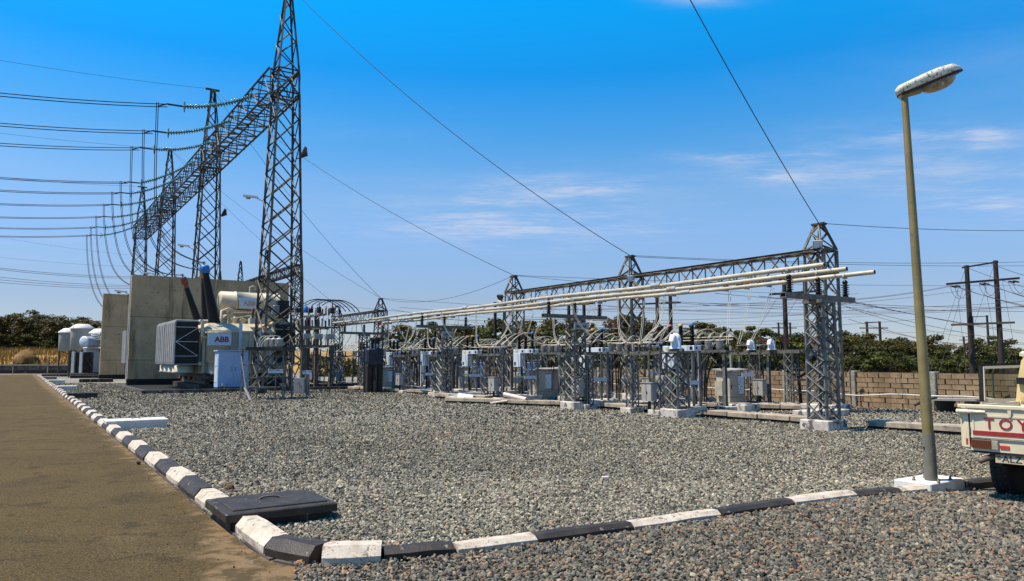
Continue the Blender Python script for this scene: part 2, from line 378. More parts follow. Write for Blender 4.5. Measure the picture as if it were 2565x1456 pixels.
class MB:
    def __init__(self): self.v, self.f, self.s = [], [], []
    def add(self, vs, fs, smooth=False):
        n = len(self.v); self.v += [tuple(x) for x in vs]
        self.f += [tuple(i + n for i in f) for f in fs]; self.s += [smooth] * len(fs); return self
    def box(self, c, d, X=AV, Y=BV, Z=ZV):
        c = V(c); x, y, z = X * (d[0] / 2), Y * (d[1] / 2), Z * (d[2] / 2)
        vs = [c + x * i + y * j + z * k for k in (-1, 1) for j in (-1, 1) for i in (-1, 1)]
        return self.add(vs, [(0, 2, 3, 1), (4, 5, 7, 6), (0, 1, 5, 4), (2, 6, 7, 3), (0, 4, 6, 2), (1, 3, 7, 5)])
    def bb(self, s0, s1, t0, t1, z0, z1):
        return self.box(W((s0 + s1) / 2, (t0 + t1) / 2, (z0 + z1) / 2), (s1 - s0, t1 - t0, z1 - z0))
    def cbox(self, c, d, ch, X=AV, Y=BV, Z=ZV):
        """box with chamfered vertical edges and top rim"""
        c = V(c); a, b, h = d[0] / 2, d[1] / 2, d[2] / 2
        def ringv(a, b, ch, z):
            pts = [(a - ch, b), (-a + ch, b), (-a, b - ch), (-a, -b + ch), (-a + ch, -b), (a - ch, -b), (a, -b + ch), (a, b - ch)]
            return [c + X * p + Y * q + Z * z for p, q in pts]
        r = [ringv(a, b, ch, -h), ringv(a, b, ch, h - ch), ringv(a - ch, b - ch, ch * 0.6, h)]
        vs = sum(r, []); fs = []
        for k in range(2):
            for i in range(8):
                j = (i + 1) % 8; fs.append((k * 8 + i, k * 8 + j, k * 8 + 8 + j, k * 8 + 8 + i))
        fs.append(tuple(range(16, 24))); fs.append(tuple(reversed(range(8))))
        return self.add(vs, fs)
    def bar(self, p, q, w, h=None):
        p, q = V(p), V(q); x, y, d = frame(q - p)
        return self.box((p + q) / 2, (w, h or w, (q - p).length), x, y, d)
    def angle(self, p, q, w, th=0.12):
        p, q = V(p), V(q); x, y, d = frame(q - p)
        t = w * th
        pr = [(0, 0), (w, 0), (w, t), (t, t), (t, w), (0, w)]
        vs = [p + x * a + y * b for a, b in pr] + [q + x * a + y * b for a, b in pr]
        return self.add(vs, [(i, (i + 1) % 6, 6 + (i + 1) % 6, 6 + i) for i in range(6)] + [(5, 4, 3, 2, 1, 0), (6, 7, 8, 9, 10, 11)])
    def tube(self, pts, r, n=6, caps=True):
        pts = [V(p) for p in pts]
        rr = r if isinstance(r, (list, tuple)) else [r] * len(pts)
        vs = []
        x0 = None
        for i, p in enumerate(pts):
            d = (pts[min(i + 1, len(pts) - 1)] - pts[max(i - 1, 0)]).normalized()
            if x0 is None: x, y, d = frame(d)
            else:
                x = (x0 - d * x0.dot(d)); x = x.normalized() if x.length > 1e-6 else frame(d)[0]
                y = x.cross(d)
            x0 = x
            vs += [p + (x * math.cos(2 * math.pi * k / n) + y * math.sin(2 * math.pi * k / n)) * rr[i] for k in range(n)]
        fs = []
        for i in range(len(pts) - 1):
            for k in range(n):
                j = (k + 1) % n; fs.append((i * n + k, i * n + j, (i + 1) * n + j, (i + 1) * n + k))
        self.add(vs, fs, n > 4)
        if caps:
            self.add(vs[:n], [tuple(reversed(range(n)))]); self.add(vs[-n:], [tuple(range(n))])
        return self
    def lathe(self, base, axis, prof, n=14, smooth=True):
        base = V(base); x, y, d = frame(axis)
        vs = []
        for r, h in prof:
            vs += [base + d * h + (x * math.cos(2 * math.pi * k / n) + y * math.sin(2 * math.pi * k / n)) * max(r, 1e-4) for k in range(n)]
        fs = []
        for i in range(len(prof) - 1):
            for k in range(n):
                j = (k + 1) % n; fs.append((i * n + k, i * n + j, (i + 1) * n + j, (i + 1) * n + k))
        self.add(vs, fs, smooth)
        self.add(vs[:n], [tuple(reversed(range(n)))]); self.add(vs[-n:], [tuple(range(n))])
        return self
    def prism(self, poly, d):
        n = len(poly); d = V(d)
        vs = [V(p) for p in poly] + [V(p) + d for p in poly]
        return self.add(vs, [tuple(reversed(range(n))), tuple(range(n, 2 * n))] + [(i, (i + 1) % n, n + (i + 1) % n, n + i) for i in range(n)])
    def mesh(self, name, m, org=V((0, 0, 0))):
        me = bpy.data.meshes.new(name)
        me.from_pydata([(a - org.x, b - org.y, c - org.z) for a, b, c in self.v], [], self.f)
        me.polygons.foreach_set('use_smooth', self.s)
        me.materials.append(m); me.update()
        return me
    def build(self, name, m, parent=None, label=None, kind=None):
        a = np.array(self.v); lo, hi = a.min(0), a.max(0)
        org = V(((lo[0] + hi[0]) / 2, (lo[1] + hi[1]) / 2, lo[2]))
        o = put(name, self.mesh(name, m, org), parent, org, label)
        if kind: o['kind'] = kind
        return o
def fix_normals(me):
    import bmesh
    b = bmesh.new(); b.from_mesh(me); bmesh.ops.recalc_face_normals(b, faces=b.faces); b.to_mesh(me); b.free()
def copy_tree(o, off, parent=None):
    c = o.copy(); C.objects.link(c)
    WL[c.name] = WL[o.name] + off
    if parent is None: c.location = o.location + off
    else: c.parent = parent
    for ch in list(o.children): copy_tree(ch, off, c)
    return c
_ANG = {}
def member(name, p, q, w, parent, m='steel'):
    if m not in _ANG:
        b = MB(); b.angle((0, 0, 0), (0, 0, 1), 1.0); _ANG[m] = b.mesh('steel_angle', M[m])
    p, q = V(p), V(q)
    x, y, d = frame(q - p); L = (q - p).length
    rot = Matrix((x * w, y * w, d * L)).transposed()
    return put(name, _ANG[m], parent, p, None, rot)
_BAR = {}
def barm(name, p, q, w, h, parent, m):
    if m not in _BAR:
        b = MB(); b.box((0, 0, 0.5), (1, 1, 1), V((1, 0, 0)), V((0, 1, 0)), ZV); _BAR[m] = b.mesh('steel_bar', M[m])
    p, q = V(p), V(q); x, y, d = frame(q - p)
    return put(name, _BAR[m], parent, p, None, Matrix((x * w, y * h, d * (q - p).length)).transposed())
def sag(p, q, dz, n=14):
    p, q = V(p), V(q)
    return [p.lerp(q, i / n) - ZV * (4 * dz * (i / n) * (1 - i / n)) for i in range(n + 1)]
def bez(p0, p1, p2, p3, n=14):
    p0, p1, p2, p3 = V(p0), V(p1), V(p2), V(p3)
    return [p0 * (1 - t) ** 3 + p1 * 3 * t * (1 - t) ** 2 + p2 * 3 * t * t * (1 - t) + p3 * t ** 3 for t in [i / n for i in range(n + 1)]]
def wire(name, label, cat, pts, r, m, group=None, n=5, twin=None):
    b = MB(); b.tube(pts, r, n)
    if twin is not None: b.tube([p + twin for p in pts], r, n)
    return tag(b.build(name, M[m]), label, cat, group)
def text(txt, size, org, xd, up, m, parent, name='lettering', depth=0.004, bold=0.0, space=1.0):
    cu = bpy.data.curves.new('t', 'FONT'); cu.body = txt; cu.size = size; cu.extrude = depth; cu.offset = bold; cu.space_character = space
    to = bpy.data.objects.new('t', cu); C.objects.link(to)
    bpy.context.view_layer.update()
    me = bpy.data.meshes.new_from_object(to)
    bpy.data.objects.remove(to)
    me.name = name; me.materials.clear(); me.materials.append(M[m])
    xd, up = V(xd).normalized(), V(up).normalized()
    return put(name, me, parent, org, None, Matrix((xd, up, xd.cross(up))).transposed())
def sheds(n, L, r0, r1, h0=0.0):
    pr = []
    for i in range(n):
        a = h0 + L * i / n; d = L / n
        pr += [(r0, a), (r0, a + d * 0.30), (r1, a + d * 0.42), (r1 * 0.97, a + d * 0.55), (r0, a + d * 0.85)]
    return pr + [(r0, h0 + L)]
# ================================================================== THE GROUND
def sheet(name, poly, m, kind='structure', z=None):
    me = bpy.data.meshes.new(name)
    me.from_pydata([tuple(p) for p in poly], [], [tuple(range(len(poly)))])
    me.materials.append(m)
    if me.polygons[0].normal.z < 0: me.flip_normals()
    o = put(name, me); o['kind'] = kind
    return o
sheet('ground', [V((-2500, -300, -0.03)), V((2500, -300, -0.03)), V((2500, 4000, -0.03)), V((-2500, 4000, -0.03))], M['ground'])
sheet('road', [W(-20, -9, 0), W(107, -9, 0), W(107, 2.05, 0), W(-20, 2.05, 0)], M['asphalt'])
rr = random.Random(3)
# gravel beds: the yard inside the kerb and the strip in front of it
sheet('gravel_yard', [W(5.7, 2.12, 0.012), W(107, 2.12, 0.012), W(107, 60, 0.012), W(-3, 60, 0.012), W(-3, 25.9, 0.008), W(4.6, 11.6, 0.012)], M['gravel'])
sheet('gravel_strip', [W(5.72, 1.72, 0.006), W(5.9, 2.3, 0.006), W(5.45, 9.0, 0.006), W(4.7, 12.5, 0.006), W(-3, 25.9, 0.004), W(-20, 25.9, 0.004), W(-20, 1.55, 0.006)], M['gravel'])

# kerb: one bed with single painted stones
KP = [(100, 2.02), (7.05, 2.0), (6.55, 2.03), (6.2, 2.2), (5.98, 2.62), (5.82, 3.2), (5.72, 4.0), (5.62, 5.1), (5.55, 6.3), (5.5, 7.5), (5.38, 8.6), (5.2, 9.5)]
kb = MB()
for i in range(len(KP) - 1):
    p, q = W(*KP[i]), W(*KP[i + 1]); x = ((q - p).normalized()).cross(ZV)
    kb.add([p - x * .16 + ZV * -.02, q - x * .16 + ZV * -.02, q + x * .16 + ZV * -.02, p + x * .16 + ZV * -.02, p - x * .16 + ZV * .018, q - x * .16 + ZV * .018, q + x * .16 + ZV * .018, p + x * .16 + ZV * .018],
           [(0, 1, 2, 3), (7, 6, 5, 4), (0, 4, 5, 1), (1, 5, 6, 2), (2, 6, 7, 3), (3, 7, 4, 0)])
kerb = kb.build('kerb', M['dirty_concrete']); kerb['kind'] = 'structure'
KW, KT, KH = 0.15, 0.075, 0.165
def kerb_stone(p, q, col, jitter=0.005, low=0):
    p, q = V(p), V(q); d = (q - p).normalized(); x = d.cross(ZV)
    KW, KT, KH = (0.115, 0.055, 0.118) if low else (0.15, 0.075, 0.165)
    off = x * rr.uniform(-.012, .012) + ZV * rr.uniform(-.010, .006); tw_ = x * rr.uniform(-.008, .008)
    p = p + off + tw_; q = q + off - tw_
    p = p + d * 0.006; q = q - d * 0.006
    rnd = lambda: rr.uniform(-jitter, jitter)
    prof = [(-KW, 0.02), (-KW, 0.075), (-KT, KH), (KT, KH), (KW, 0.085), (KW, 0.02)]
    vs = []
    n = 3
    for k in range(n + 1):
        c = p.lerp(q, k / n)
        e = 0.94 if k in (0, n) else 1.0
        vs += [c + x * (a * e + rnd()) + ZV * ((h if h < .05 else h * (0.965 if k in (0, n) else 1)) + rnd()) for a, h in prof]
    fs = []
    for k in range(n):
        for i in range(6):
            j = (i + 1) % 6; fs.append((k * 6 + i, k * 6 + j, k * 6 + 6 + j, k * 6 + 6 + i))
    fs += [tuple(reversed(range(6))), tuple(n * 6 + i for i in range(6))]
    b = MB(); b.add(vs, fs)
    o = b.build('kerb_stone', M['white_kerb' if col else 'black_kerb'], kerb)
    fix_normals(o.data)
cut = [7.72 - 0.0, 6.62]
kerb_stone(W(7.74, 2.0), W(6.72, 2.01), 1)
NEAR = [((6.72, 2.01), (6.2, 2.22), 0), ((6.2, 2.22), (5.98, 2.66), 1), ((5.98, 2.66), (5.81, 3.25), 0), ((5.81, 3.25), (5.71, 4.03), 1), ((5.71, 4.03), (5.62, 5.12), 0),
        ((5.62, 5.12), (5.55, 6.32), 1), ((5.55, 6.32), (5.5, 7.5), 0), ((5.5, 7.5), (5.4, 8.55), 1), ((5.4, 8.55), (5.22, 9.28), 0), ((5.22, 9.28), (5.12, 9.68), 1)]
for p, q, c in NEAR: kerb_stone(W(*p), W(*q), c, low=p[1] > 2.5)
kerb_stone(W(5.0, 10.5), W(4.86, 11.4), 0, low=1); kerb_stone(W(4.86, 11.4), W(4.74, 12.5), 1, low=1)
s, c = 8.62, 1
while s < 99:
    L = 1.06 + rr.uniform(-.05, .05)
    if not (s < 20.9 < s + L or s < 38.4 < s + L) or True:
        kerb_stone(W(s, 2.0), W(s + L, 2.0), c)
    s += L; c = 1 - c

# loose gravel stones as real geometry (nobody could count them)
def gravel(name, n, smin, smax, dist, seed, ico, tones, reg):
    g = np.random.default_rng(seed)
    if ico:
        p = (1 + 5 ** .5) / 2
        tv = np.array([(-1, p, 0), (1, p, 0), (-1, -p, 0), (1, -p, 0), (0, -1, p), (0, 1, p), (0, -1, -p), (0, 1, -p), (p, 0, -1), (p, 0, 1), (-p, 0, -1), (-p, 0, 1)], float)
        tv /= np.linalg.norm(tv[0])
        tf = np.array([(0, 11, 5), (0, 5, 1), (0, 1, 7), (0, 7, 10), (0, 10, 11), (1, 5, 9), (5, 11, 4), (11, 10, 2), (10, 7, 6), (7, 1, 8), (3, 9, 4), (3, 4, 2), (3, 2, 6), (3, 6, 8), (3, 8, 9), (4, 9, 5), (2, 4, 11), (6, 2, 10), (8, 6, 7), (9, 8, 1)])
    elif ico is None:
        tv = np.array([(1, .1, -.3), (-.1, 1, -.3), (-1, -.1, -.3), (.1, -1, -.3), (0.1, 0.1, .9)], float)
        tf = np.array([(0, 1, 4), (1, 2, 4), (2, 3, 4), (3, 0, 4)])
    else:
        tv = np.array([(1, 0, 0), (-1, 0, 0), (0, 1, 0), (0, -1, 0), (0, 0, 1), (0, 0, -1)], float)
        tf = np.array([(0, 2, 4), (2, 1, 4), (1, 3, 4), (3, 0, 4), (2, 0, 5), (1, 2, 5), (3, 1, 5), (0, 3, 5)])
    y0, y1 = dist
    # sample uniformly over ground area inside the view wedge (a little wider than the frame)
    y = np.sqrt(g.random(n) * (y1 ** 2 - y0 ** 2) + y0 ** 2)
    x = (g.random(n) * 2 - 1) * 0.80 * y
    S = A2[0] * x + A2[1] * y; T = B2[0] * x + B2[1] * y
    kl = np.interp(T, [2.0, 2.2, 2.62, 3.2, 4.0, 5.1, 6.3, 7.5, 8.6, 9.5, 11.4, 14], [6.6, 6.2, 5.98, 5.82, 5.72, 5.62, 5.55, 5.5, 5.38, 5.2, 4.86, 4.3])
    if reg == 'yard': ok = (S > kl + 0.125) & (T > 2.16)
    elif reg == 'road': ok = (S > 5.3) & (T < 1.84) & (T > 1.84 - .9 * g.random(len(T)) ** 2.5)
    else: ok = (S < kl - 0.12) & (T > np.interp(S, [4.5, 5.4, 5.8, 6.2], [1.62, 1.68, 1.85, 2.0]))
    ok &= ~((S > 7.78) & (S < 8.72) & (T < 2.92) & (T > 1.8))
    ok &= ~((S > 20.35) & (S < 21.15) & (T < 3.25) & (T > 1.8))
    ok &= ~((S > 4.95) & (S < 5.47) & (T > 9.62) & (T < 10.52))
    ok &= T < 25.7
    ok &= ~((S > 41.1) & (S < 57.2) & (T > 5.25) & (T < 18.75))
    x, y = x[ok], y[ok]; k = len(x)
    sc = g.uniform(smin, smax, k) * (1 + 0.35 * g.random(k) ** 3) * np.clip(y / (y0 + y1) * 2, .85, 1.25)
    v = tv[None] * (1 + g.uniform(-.32, .32, (k, len(tv), 1)))
    asp = np.stack([g.uniform(.8, 1.35, k), g.uniform(.6, 1.0, k), g.uniform(.4, .75, k)], 1)
    v = v * (asp * sc[:, None])[:, None]
    q = g.normal(size=(k, 4)); q[:, 1:3] *= .45; q /= np.linalg.norm(q, axis=1)[:, None]
    w_, a, b_, c_ = q.T
    Rm = np.stack([np.stack([1 - 2 * (b_ * b_ + c_ * c_), 2 * (a * b_ - c_ * w_), 2 * (a * c_ + b_ * w_)], 1),
                   np.stack([2 * (a * b_ + c_ * w_), 1 - 2 * (a * a + c_ * c_), 2 * (b_ * c_ - a * w_)], 1),
                   np.stack([2 * (a * c_ - b_ * w_), 2 * (b_ * c_ + a * w_), 1 - 2 * (a * a + b_ * b_)], 1)], 1)
    v = np.einsum('kij,knj->kni', Rm, v)
    v[:, :, 0] += x[:, None]; v[:, :, 1] += y[:, None]
    near = np.exp(-np.abs(S[ok] - kl[ok]) / .35) * (T[ok] > 2.6) if reg != 'road' else 0.0
    v[:, :, 2] += ((0.002 if reg == 'road' else 0.012) + sc * g.uniform(.1, .75, k) + .030 * near)[:, None]
    f = tf[None] + (np.arange(k) * len(tv))[:, None, None]
    nv, nf = k * len(tv), k * len(tf)
    me = bpy.data.meshes.new(name)
    me.vertices.add(nv); me.vertices.foreach_set('co', v.reshape(-1))
    me.loops.add(nf * 3); me.loops.foreach_set('vertex_index', f.reshape(-1).astype(np.int32))
    me.polygons.add(nf)
    me.polygons.foreach_set('loop_start', np.arange(0, nf * 3, 3, dtype=np.int32))
    me.polygons.foreach_set('use_smooth', np.zeros(nf, bool))
    me.update(calc_edges=True)
    pal = np.array([t[:3] for t in tones]); pw = np.array([t[3] for t in tones]); pw = pw / pw.sum()
    patch = 1 + .10 * np.sin(x * .7 + 1.7 * np.sin(y * .45)) * np.sin(y * .6 + x * .25) + .08 * np.sin(x * 2.1 + y * 1.3) * np.sin(y * 1.9 - x * .8)
    col = pal[g.choice(len(pal), k, p=pw)] * g.uniform(.66, 1.34, (k, 1)) * patch[:, None] * np.array([[.88, .87, .86]])
    col = np.concatenate([col, np.ones((k, 1))], 1)
    at = me.color_attributes.new('tone', 'FLOAT_COLOR', 'POINT')
    at.data.foreach_set('color', np.repeat(col, len(tv), 0).reshape(-1).astype(np.float32))
    me.materials.append(M['stone'])
    o = put(name, me); o['kind'] = 'stuff'
    return o
GREY = [(.235, .214, .158, 5), (.160, .148, .112, 4), (.31, .275, .195, 4), (.42, .36, .25, 2), (.070, .065, .050, 4), (.40, .20, .10, .12), (.50, .38, .24, .4), (.25, .165, .10, .2)]
WARM = [(.180, .162, .122, 5), (.125, .120, .098, 4), (.235, .198, .140, 3), (.30, .155, .08, 1.2), (.32, .255, .165, 1.5), (.058, .054, .043, 4), (.26, .18, .11, 1.2)]
gravel('gravel', 80000, .016, .027, (5.4, 9.5), 1, True, WARM, 'front')
gravel('gravel', 95000, .014, .024, (6.0, 10.6), 2, True, GREY, 'yard')
gravel('gravel', 150000, .019, .031, (10.2, 21.0), 3, False, GREY, 'yard')
gravel('gravel', 190000, .028, .046, (20.0, 54.0), 6, None, GREY, 'yard')
gravel('gravel', 9000, .022, .034, (9.0, 16.0), 4, False, WARM, 'front')
gravel('road_grit', 16000, .004, .012, (5.4, 22.0), 8, False, WARM, 'road')
sheet('soil_patch', [W(15.4, 25.4, .02), W(17.2, 25.4, .02), W(17.6, 24.9, .02), W(16.2, 24.5, .02), W(14.9, 24.6, .02), W(14.6, 25.1, .02)], M['red_soil'])

# ------------------------------------------------------------------ rising ground far left: grass bank, termite mound, low wall and railing
bk = MB()
BX = []
for i in range(41):
    s_ = 112; x = -150 + i * 3.5
    row = []
    for j, (y, z) in enumerate([(98, 0.0), (100, 0.9), (104, 2.2), (112, 3.0), (130, 3.4)]):
        row.append(V((x, y, z + (0.25 * math.sin(i * 1.3 + j) if j in (2, 3) else 0) - (0.04 if j == 0 else 0) - (3.4 if i > 36 else 0))))
    BX.append(row)
vs = sum(BX, []); fs = []
for i in range(40):
    for j in range(4): fs.append((i * 5 + j, i * 5 + j + 1, i * 5 + 6 + j, i * 5 + 5 + j))
bk.add(vs, fs, True)
bank = bk.build('grass_bank', M['dry_grass_bank']); bank['kind'] = 'structure'; fix_normals(bank.data)
g = np.random.default_rng(5); n = 22000
gx = g.uniform(-100, -38, n); gy = g.uniform(99, 116, n)
gz = np.interp(gy, [98, 100, 104, 112, 130], [0, .9, 2.2, 3.0, 3.4]) - .1
hh = g.uniform(.35, 1.1, n); an = g.uniform(0, math.pi, n); wd = g.uniform(.05, .13, n); ln = g.uniform(-.25, .25, n)
gv = np.zeros((n, 3, 3))
gv[:, 0] = np.stack([gx - np.cos(an) * wd, gy - np.sin(an) * wd, gz], 1)
gv[:, 1] = np.stack([gx + np.cos(an) * wd, gy + np.sin(an) * wd, gz], 1)
gv[:, 2] = np.stack([gx + ln, gy + ln * .5, gz + hh], 1)
me = bpy.data.meshes.new('dry_grass'); me.from_pydata(gv.reshape(-1, 3).tolist(), [], [(3 * i, 3 * i + 1, 3 * i + 2) for i in range(n)])
me.materials.append(M['grass'])
go = put('dry_grass', me); go['kind'] = 'stuff'
mp = at_y(66, 900, 101); b = MB()
rings = []
for k in range(7):
    f = k / 6; rad = 1.5 * (1 - f ** 1.6) ** .5 if k < 6 else .05; zz_ = f * 1.75
    rings += [V((mp.x + rad * (1 + .22 * math.sin(3 * a + k)) * math.cos(a), mp.y + rad * math.sin(a), mp.z - .5 + zz_ + .15 * math.sin(5 * a + k))) for a in [2 * math.pi * i / 14 for i in range(14)]]
b.add(rings, [(k * 14 + i, k * 14 + (i + 1) % 14, k * 14 + 14 + (i + 1) % 14, k * 14 + 14 + i) for k in range(6) for i in range(14)], True)
b.add(rings[-14:], [tuple(range(14))])
tag(b.build('termite_mound', M['mound']), 'rounded orange brown earth mound in the yellow grass at far left', 'mound')
lw = thing('low_wall', 'long low black stained wall at the far end of the road', 'wall', W(108, -5))
for i in range(12):
    b = MB(); b.box(V((-82 + 4.2 * i, 96.4, 0.62)), (4.17, .3, 1.15), V((1, 0, 0)), V((0, 1, 0))); b.build('wall_panel', M['dirty_concrete'], lw)
b = MB(); b.box(V((-59, 96.25, .22)), (50, .2, .44), V((1, 0, 0)), V((0, 1, 0))); b.build('wall_base', M['bitumen'], lw)
rl = thing('railing', 'thin pale post and rail fence across the far end of the road', 'fence', W(104, -5))
for i in range(10):
    x = -79 + 4.3 * i
    b = MB(); b.tube([V((x, 92, 0)), V((x, 92, 1.75 + .2 * (i % 2)))], .05, 6); b.build('post', M['slab'], rl)
b = MB(); b.tube([V((-79, 92, 1.12)), V((-40, 92, 1.1))], .05, 6); b.build('rail', M['slab'], rl)

# ================================================================== TREES
def crown_mesh(name, seed, rx, rz, nclump, nleaf, leaf, m, sparse=0.0):
    g = np.random.default_rng(seed)
    # clump centres through a flattened crown volume
    cs = []
    while len(cs) < nclump:
        p = g.uniform(-1, 1, 3)
        r = np.linalg.norm(p * np.array([1, 1, 1.0]))
        if r > 1 or r < .25 or p[2] < -.75: continue
        cs.append(p * np.array([rx, rx, rz]) * (1 + .12 * g.normal()))
    cs = np.array(cs)
    crad = g.uniform(.20, .40, nclump) * rx * .75
    V_, col = [], []
    per = nleaf // nclump
    for c, rd in zip(cs, crad):
        d = g.normal(size=(per, 3)); d /= np.linalg.norm(d, axis=1)[:, None]
        p = c + d * (rd * g.random((per, 1)) ** .45) * np.array([1.15, 1.15, .62])
        n_ = d * .6 + g.normal(size=(per, 3)) * .6 + np.array([0, 0, .4]); n_ /= np.linalg.norm(n_, axis=1)[:, None]
        a = np.cross(n_, g.normal(size=(per, 3))); a /= np.linalg.norm(a, axis=1)[:, None]
        b_ = np.cross(n_, a)
        L = leaf * g.uniform(.6, 1.4, (per, 1))
        V_.append(np.stack([p - a * L * .5, p + b_ * L * .32, p + a * L * .5, p - b_ * L * .32], 1))
        t = np.clip(g.normal(1.0, .22), .55, 1.6)
        col.append(np.repeat((t * g.uniform(.7, 1.3, per))[:, None], 4, 1))
    v = np.concatenate(V_); col = np.concatenate(col).reshape(-1); k = len(v)
    me = bpy.data.meshes.new(name)
    me.vertices.add(k * 4); me.vertices.foreach_set('co', v.reshape(-1))
    me.loops.add(k * 4); me.loops.foreach_set('vertex_index', np.arange(k * 4, dtype=np.int32))
    me.polygons.add(k); me.polygons.foreach_set('loop_start', np.arange(0, k * 4, 4, dtype=np.int32))
    me.update(calc_edges=True)
    c4 = np.stack([col, col, col * .92, np.ones_like(col)], 1)
    at = me.color_attributes.new('tone', 'FLOAT_COLOR', 'POINT'); at.data.foreach_set('color', c4.reshape(-1).astype(np.float32))
    me.materials.append(m)
    return me
def trunk_mesh(name, seed, h, rx, rz, r0):
    q = random.Random(seed); b = MB()
    bend = V((q.uniform(-.3, .3), q.uniform(-.3, .3), 0))
    top = V((bend.x, bend.y, h))
    b.tube([V((0, 0, -.2)), V((bend.x * .3, bend.y * .3, h * .45)), top], [r0 * 1.25, r0 * .9, r0 * .65], 7)
    for i in range(7):
        a = q.uniform(0, 6.28); e = top.lerp(V((0, 0, h * .4)), q.random() * .7)
        out = V((math.cos(a) * rx * q.uniform(.45, .85), math.sin(a) * rx * q.uniform(.45, .85), rz * q.uniform(.1, 1.2) + h - e.z * .0))
        mid = e.lerp(V((out.x * .6, out.y * .6, (e.z + out.z) / 2 + .1)), .8)
        b.tube([e, mid, V((out.x, out.y, max(out.z, e.z + .2)))], [r0 * .5, r0 * .32, r0 * .1], 5)
    return b.mesh(name, M['bark'])
KINDS = []
for i, (rx, rz, h, ncl, nl, lf, lm) in enumerate([(2.3, 1.45, 1.7, 26, 4200, .20, 0), (2.0, 1.7, 1.6, 24, 4200, .19, 1), (2.6, 1.25, 2.0, 24, 3600, .20, 2),
                                                   (1.7, 1.3, 1.9, 15, 1500, .17, 3), (2.2, 1.15, 2.3, 18, 2400, .19, 0), (2.0, 1.5, .9, 22, 3600, .19, 1)]):
    KINDS.append((crown_mesh('crown', 20 + i, rx, rz, ncl, nl, lf, LEAF[lm]), trunk_mesh('trunk', 40 + i, h + rz * .35, rx, rz, .11 + .02 * i % .05), h + rz, rz))
DESC = ['olive broad crowned tree', 'dense green tree', 'wide brownish tree', 'thin pinkish half bare tree', 'open crowned dark tree', 'low leafy green bush tree']
def tree(kind, p, topz, label, group, wide=1.0):
    cm, tm, cz, rz = KINDS[kind]
    k = (topz - p.z) / (cz + rz * .75)
    root = thing('tree', label, 'tree', p, group)
    yaw = Matrix.Rotation(R.uniform(0, 6.28), 3, 'Z')
    sc = Matrix.Diagonal((k * wide, k * wide, k))
    put('trunk', tm, root, p, None, yaw @ sc)
    put('crown', cm, root, p + ZV * (cz * k), None, yaw @ sc)
# (u, v of the top, distance, kind) of the trees beyond the block wall
TREES = [(985, 838, 74, 1), (1030, 822, 70, 2), (1075, 834, 66, 3), (1105, 818, 72, 1), (1150, 826, 68, 0), (1195, 838, 64, 5), (1225, 812, 73, 0), (1262, 820, 67, 1), (1300, 826, 62, 5),
         (1338, 815, 70, 0), (1375, 808, 64, 4), (1405, 828, 60, 1), (1440, 812, 68, 4), (1480, 820, 62, 0), (1515, 800, 58, 3), (1545, 818, 64, 0), (1590, 806, 57, 0), (1625, 818, 60, 4), (1652, 838, 56, 5),
         (1690, 850, 62, 1), (1728, 832, 56, 1), (1765, 822, 60, 0), (1800, 832, 55, 0), (1838, 856, 58, 5), (1862, 838, 52, 1), (1900, 828, 56, 1), (1935, 834, 52, 5), (1975, 846, 57, 0),
         (2020, 858, 54, 1), (2065, 850, 58, 2), (2115, 838, 52, 4), (2150, 850, 55, 0), (2190, 842, 58, 2), (2235, 862, 52, 0), (2275, 872, 56, 2), (2310, 850, 52, 0), (2345, 868, 55, 2), (2385, 884, 50, 5),
         (2425, 866, 54, 4), (2465, 852, 52, 1), (2500, 860, 56, 0), (2540, 884, 50, 2), (2585, 880, 52, 0), (2640, 870, 54, 1),
         (1010, 850, 60, 5), (1125, 850, 58, 5), (1290, 850, 55, 5), (1420, 852, 53, 5), (1560, 850, 52, 5), (1700, 866, 50, 5), (1880, 866, 48, 5), (2140, 872, 48, 5), (2210, 876, 48, 1), (2330, 884, 47, 5), (2480, 884, 46, 5)]
def wood(name, x0, x1, y0, y1, zlo, zhi, n, leaf, m, seed):
    g = np.random.default_rng(seed)
    x = g.uniform(x0, x1, n); y = g.uniform(y0, y1, n)
    top = zhi * (.80 + .14 * np.sin(x * .55 + 1.3) + .10 * np.sin(x * 1.43) + .06 * np.sin(x * 3.7))
    z = zlo + (top - zlo) * g.random(n) ** .8
    c = np.stack([x, y, z], 1); a = g.normal(size=(n, 3)); a /= np.linalg.norm(a, axis=1)[:, None]
    b_ = np.cross(a, g.normal(size=(n, 3))); b_ /= np.linalg.norm(b_, axis=1)[:, None]
    L = leaf * g.uniform(.6, 1.5, (n, 1))
    v = np.stack([c - a * L, c + b_ * L * .6, c + a * L, c - b_ * L * .6], 1)
    me = bpy.data.meshes.new(name); me.vertices.add(n * 4); me.vertices.foreach_set('co', v.reshape(-1))
    me.loops.add(n * 4); me.loops.foreach_set('vertex_index', np.arange(n * 4, dtype=np.int32))
    me.polygons.add(n); me.polygons.foreach_set('loop_start', np.arange(0, n * 4, 4, dtype=np.int32)); me.update(calc_edges=True)
    t = g.uniform(.6, 1.4, n); t = np.repeat(t, 4); c4 = np.stack([t, t, t * .9, np.ones_like(t)], 1)
    at = me.color_attributes.new('tone', 'FLOAT_COLOR', 'POINT'); at.data.foreach_set('color', c4.reshape(-1).astype(np.float32))
    me.materials.append(m); o = put(name, me); o['kind'] = 'stuff'
wood('woodland', -22, 92, 76, 84, 0, 2.35, 30000, .22, LEAF[0], 61)
wood('woodland', -120, -42, 126, 134, 2.5, 7.4, 26000, .32, LEAF[0], 62)
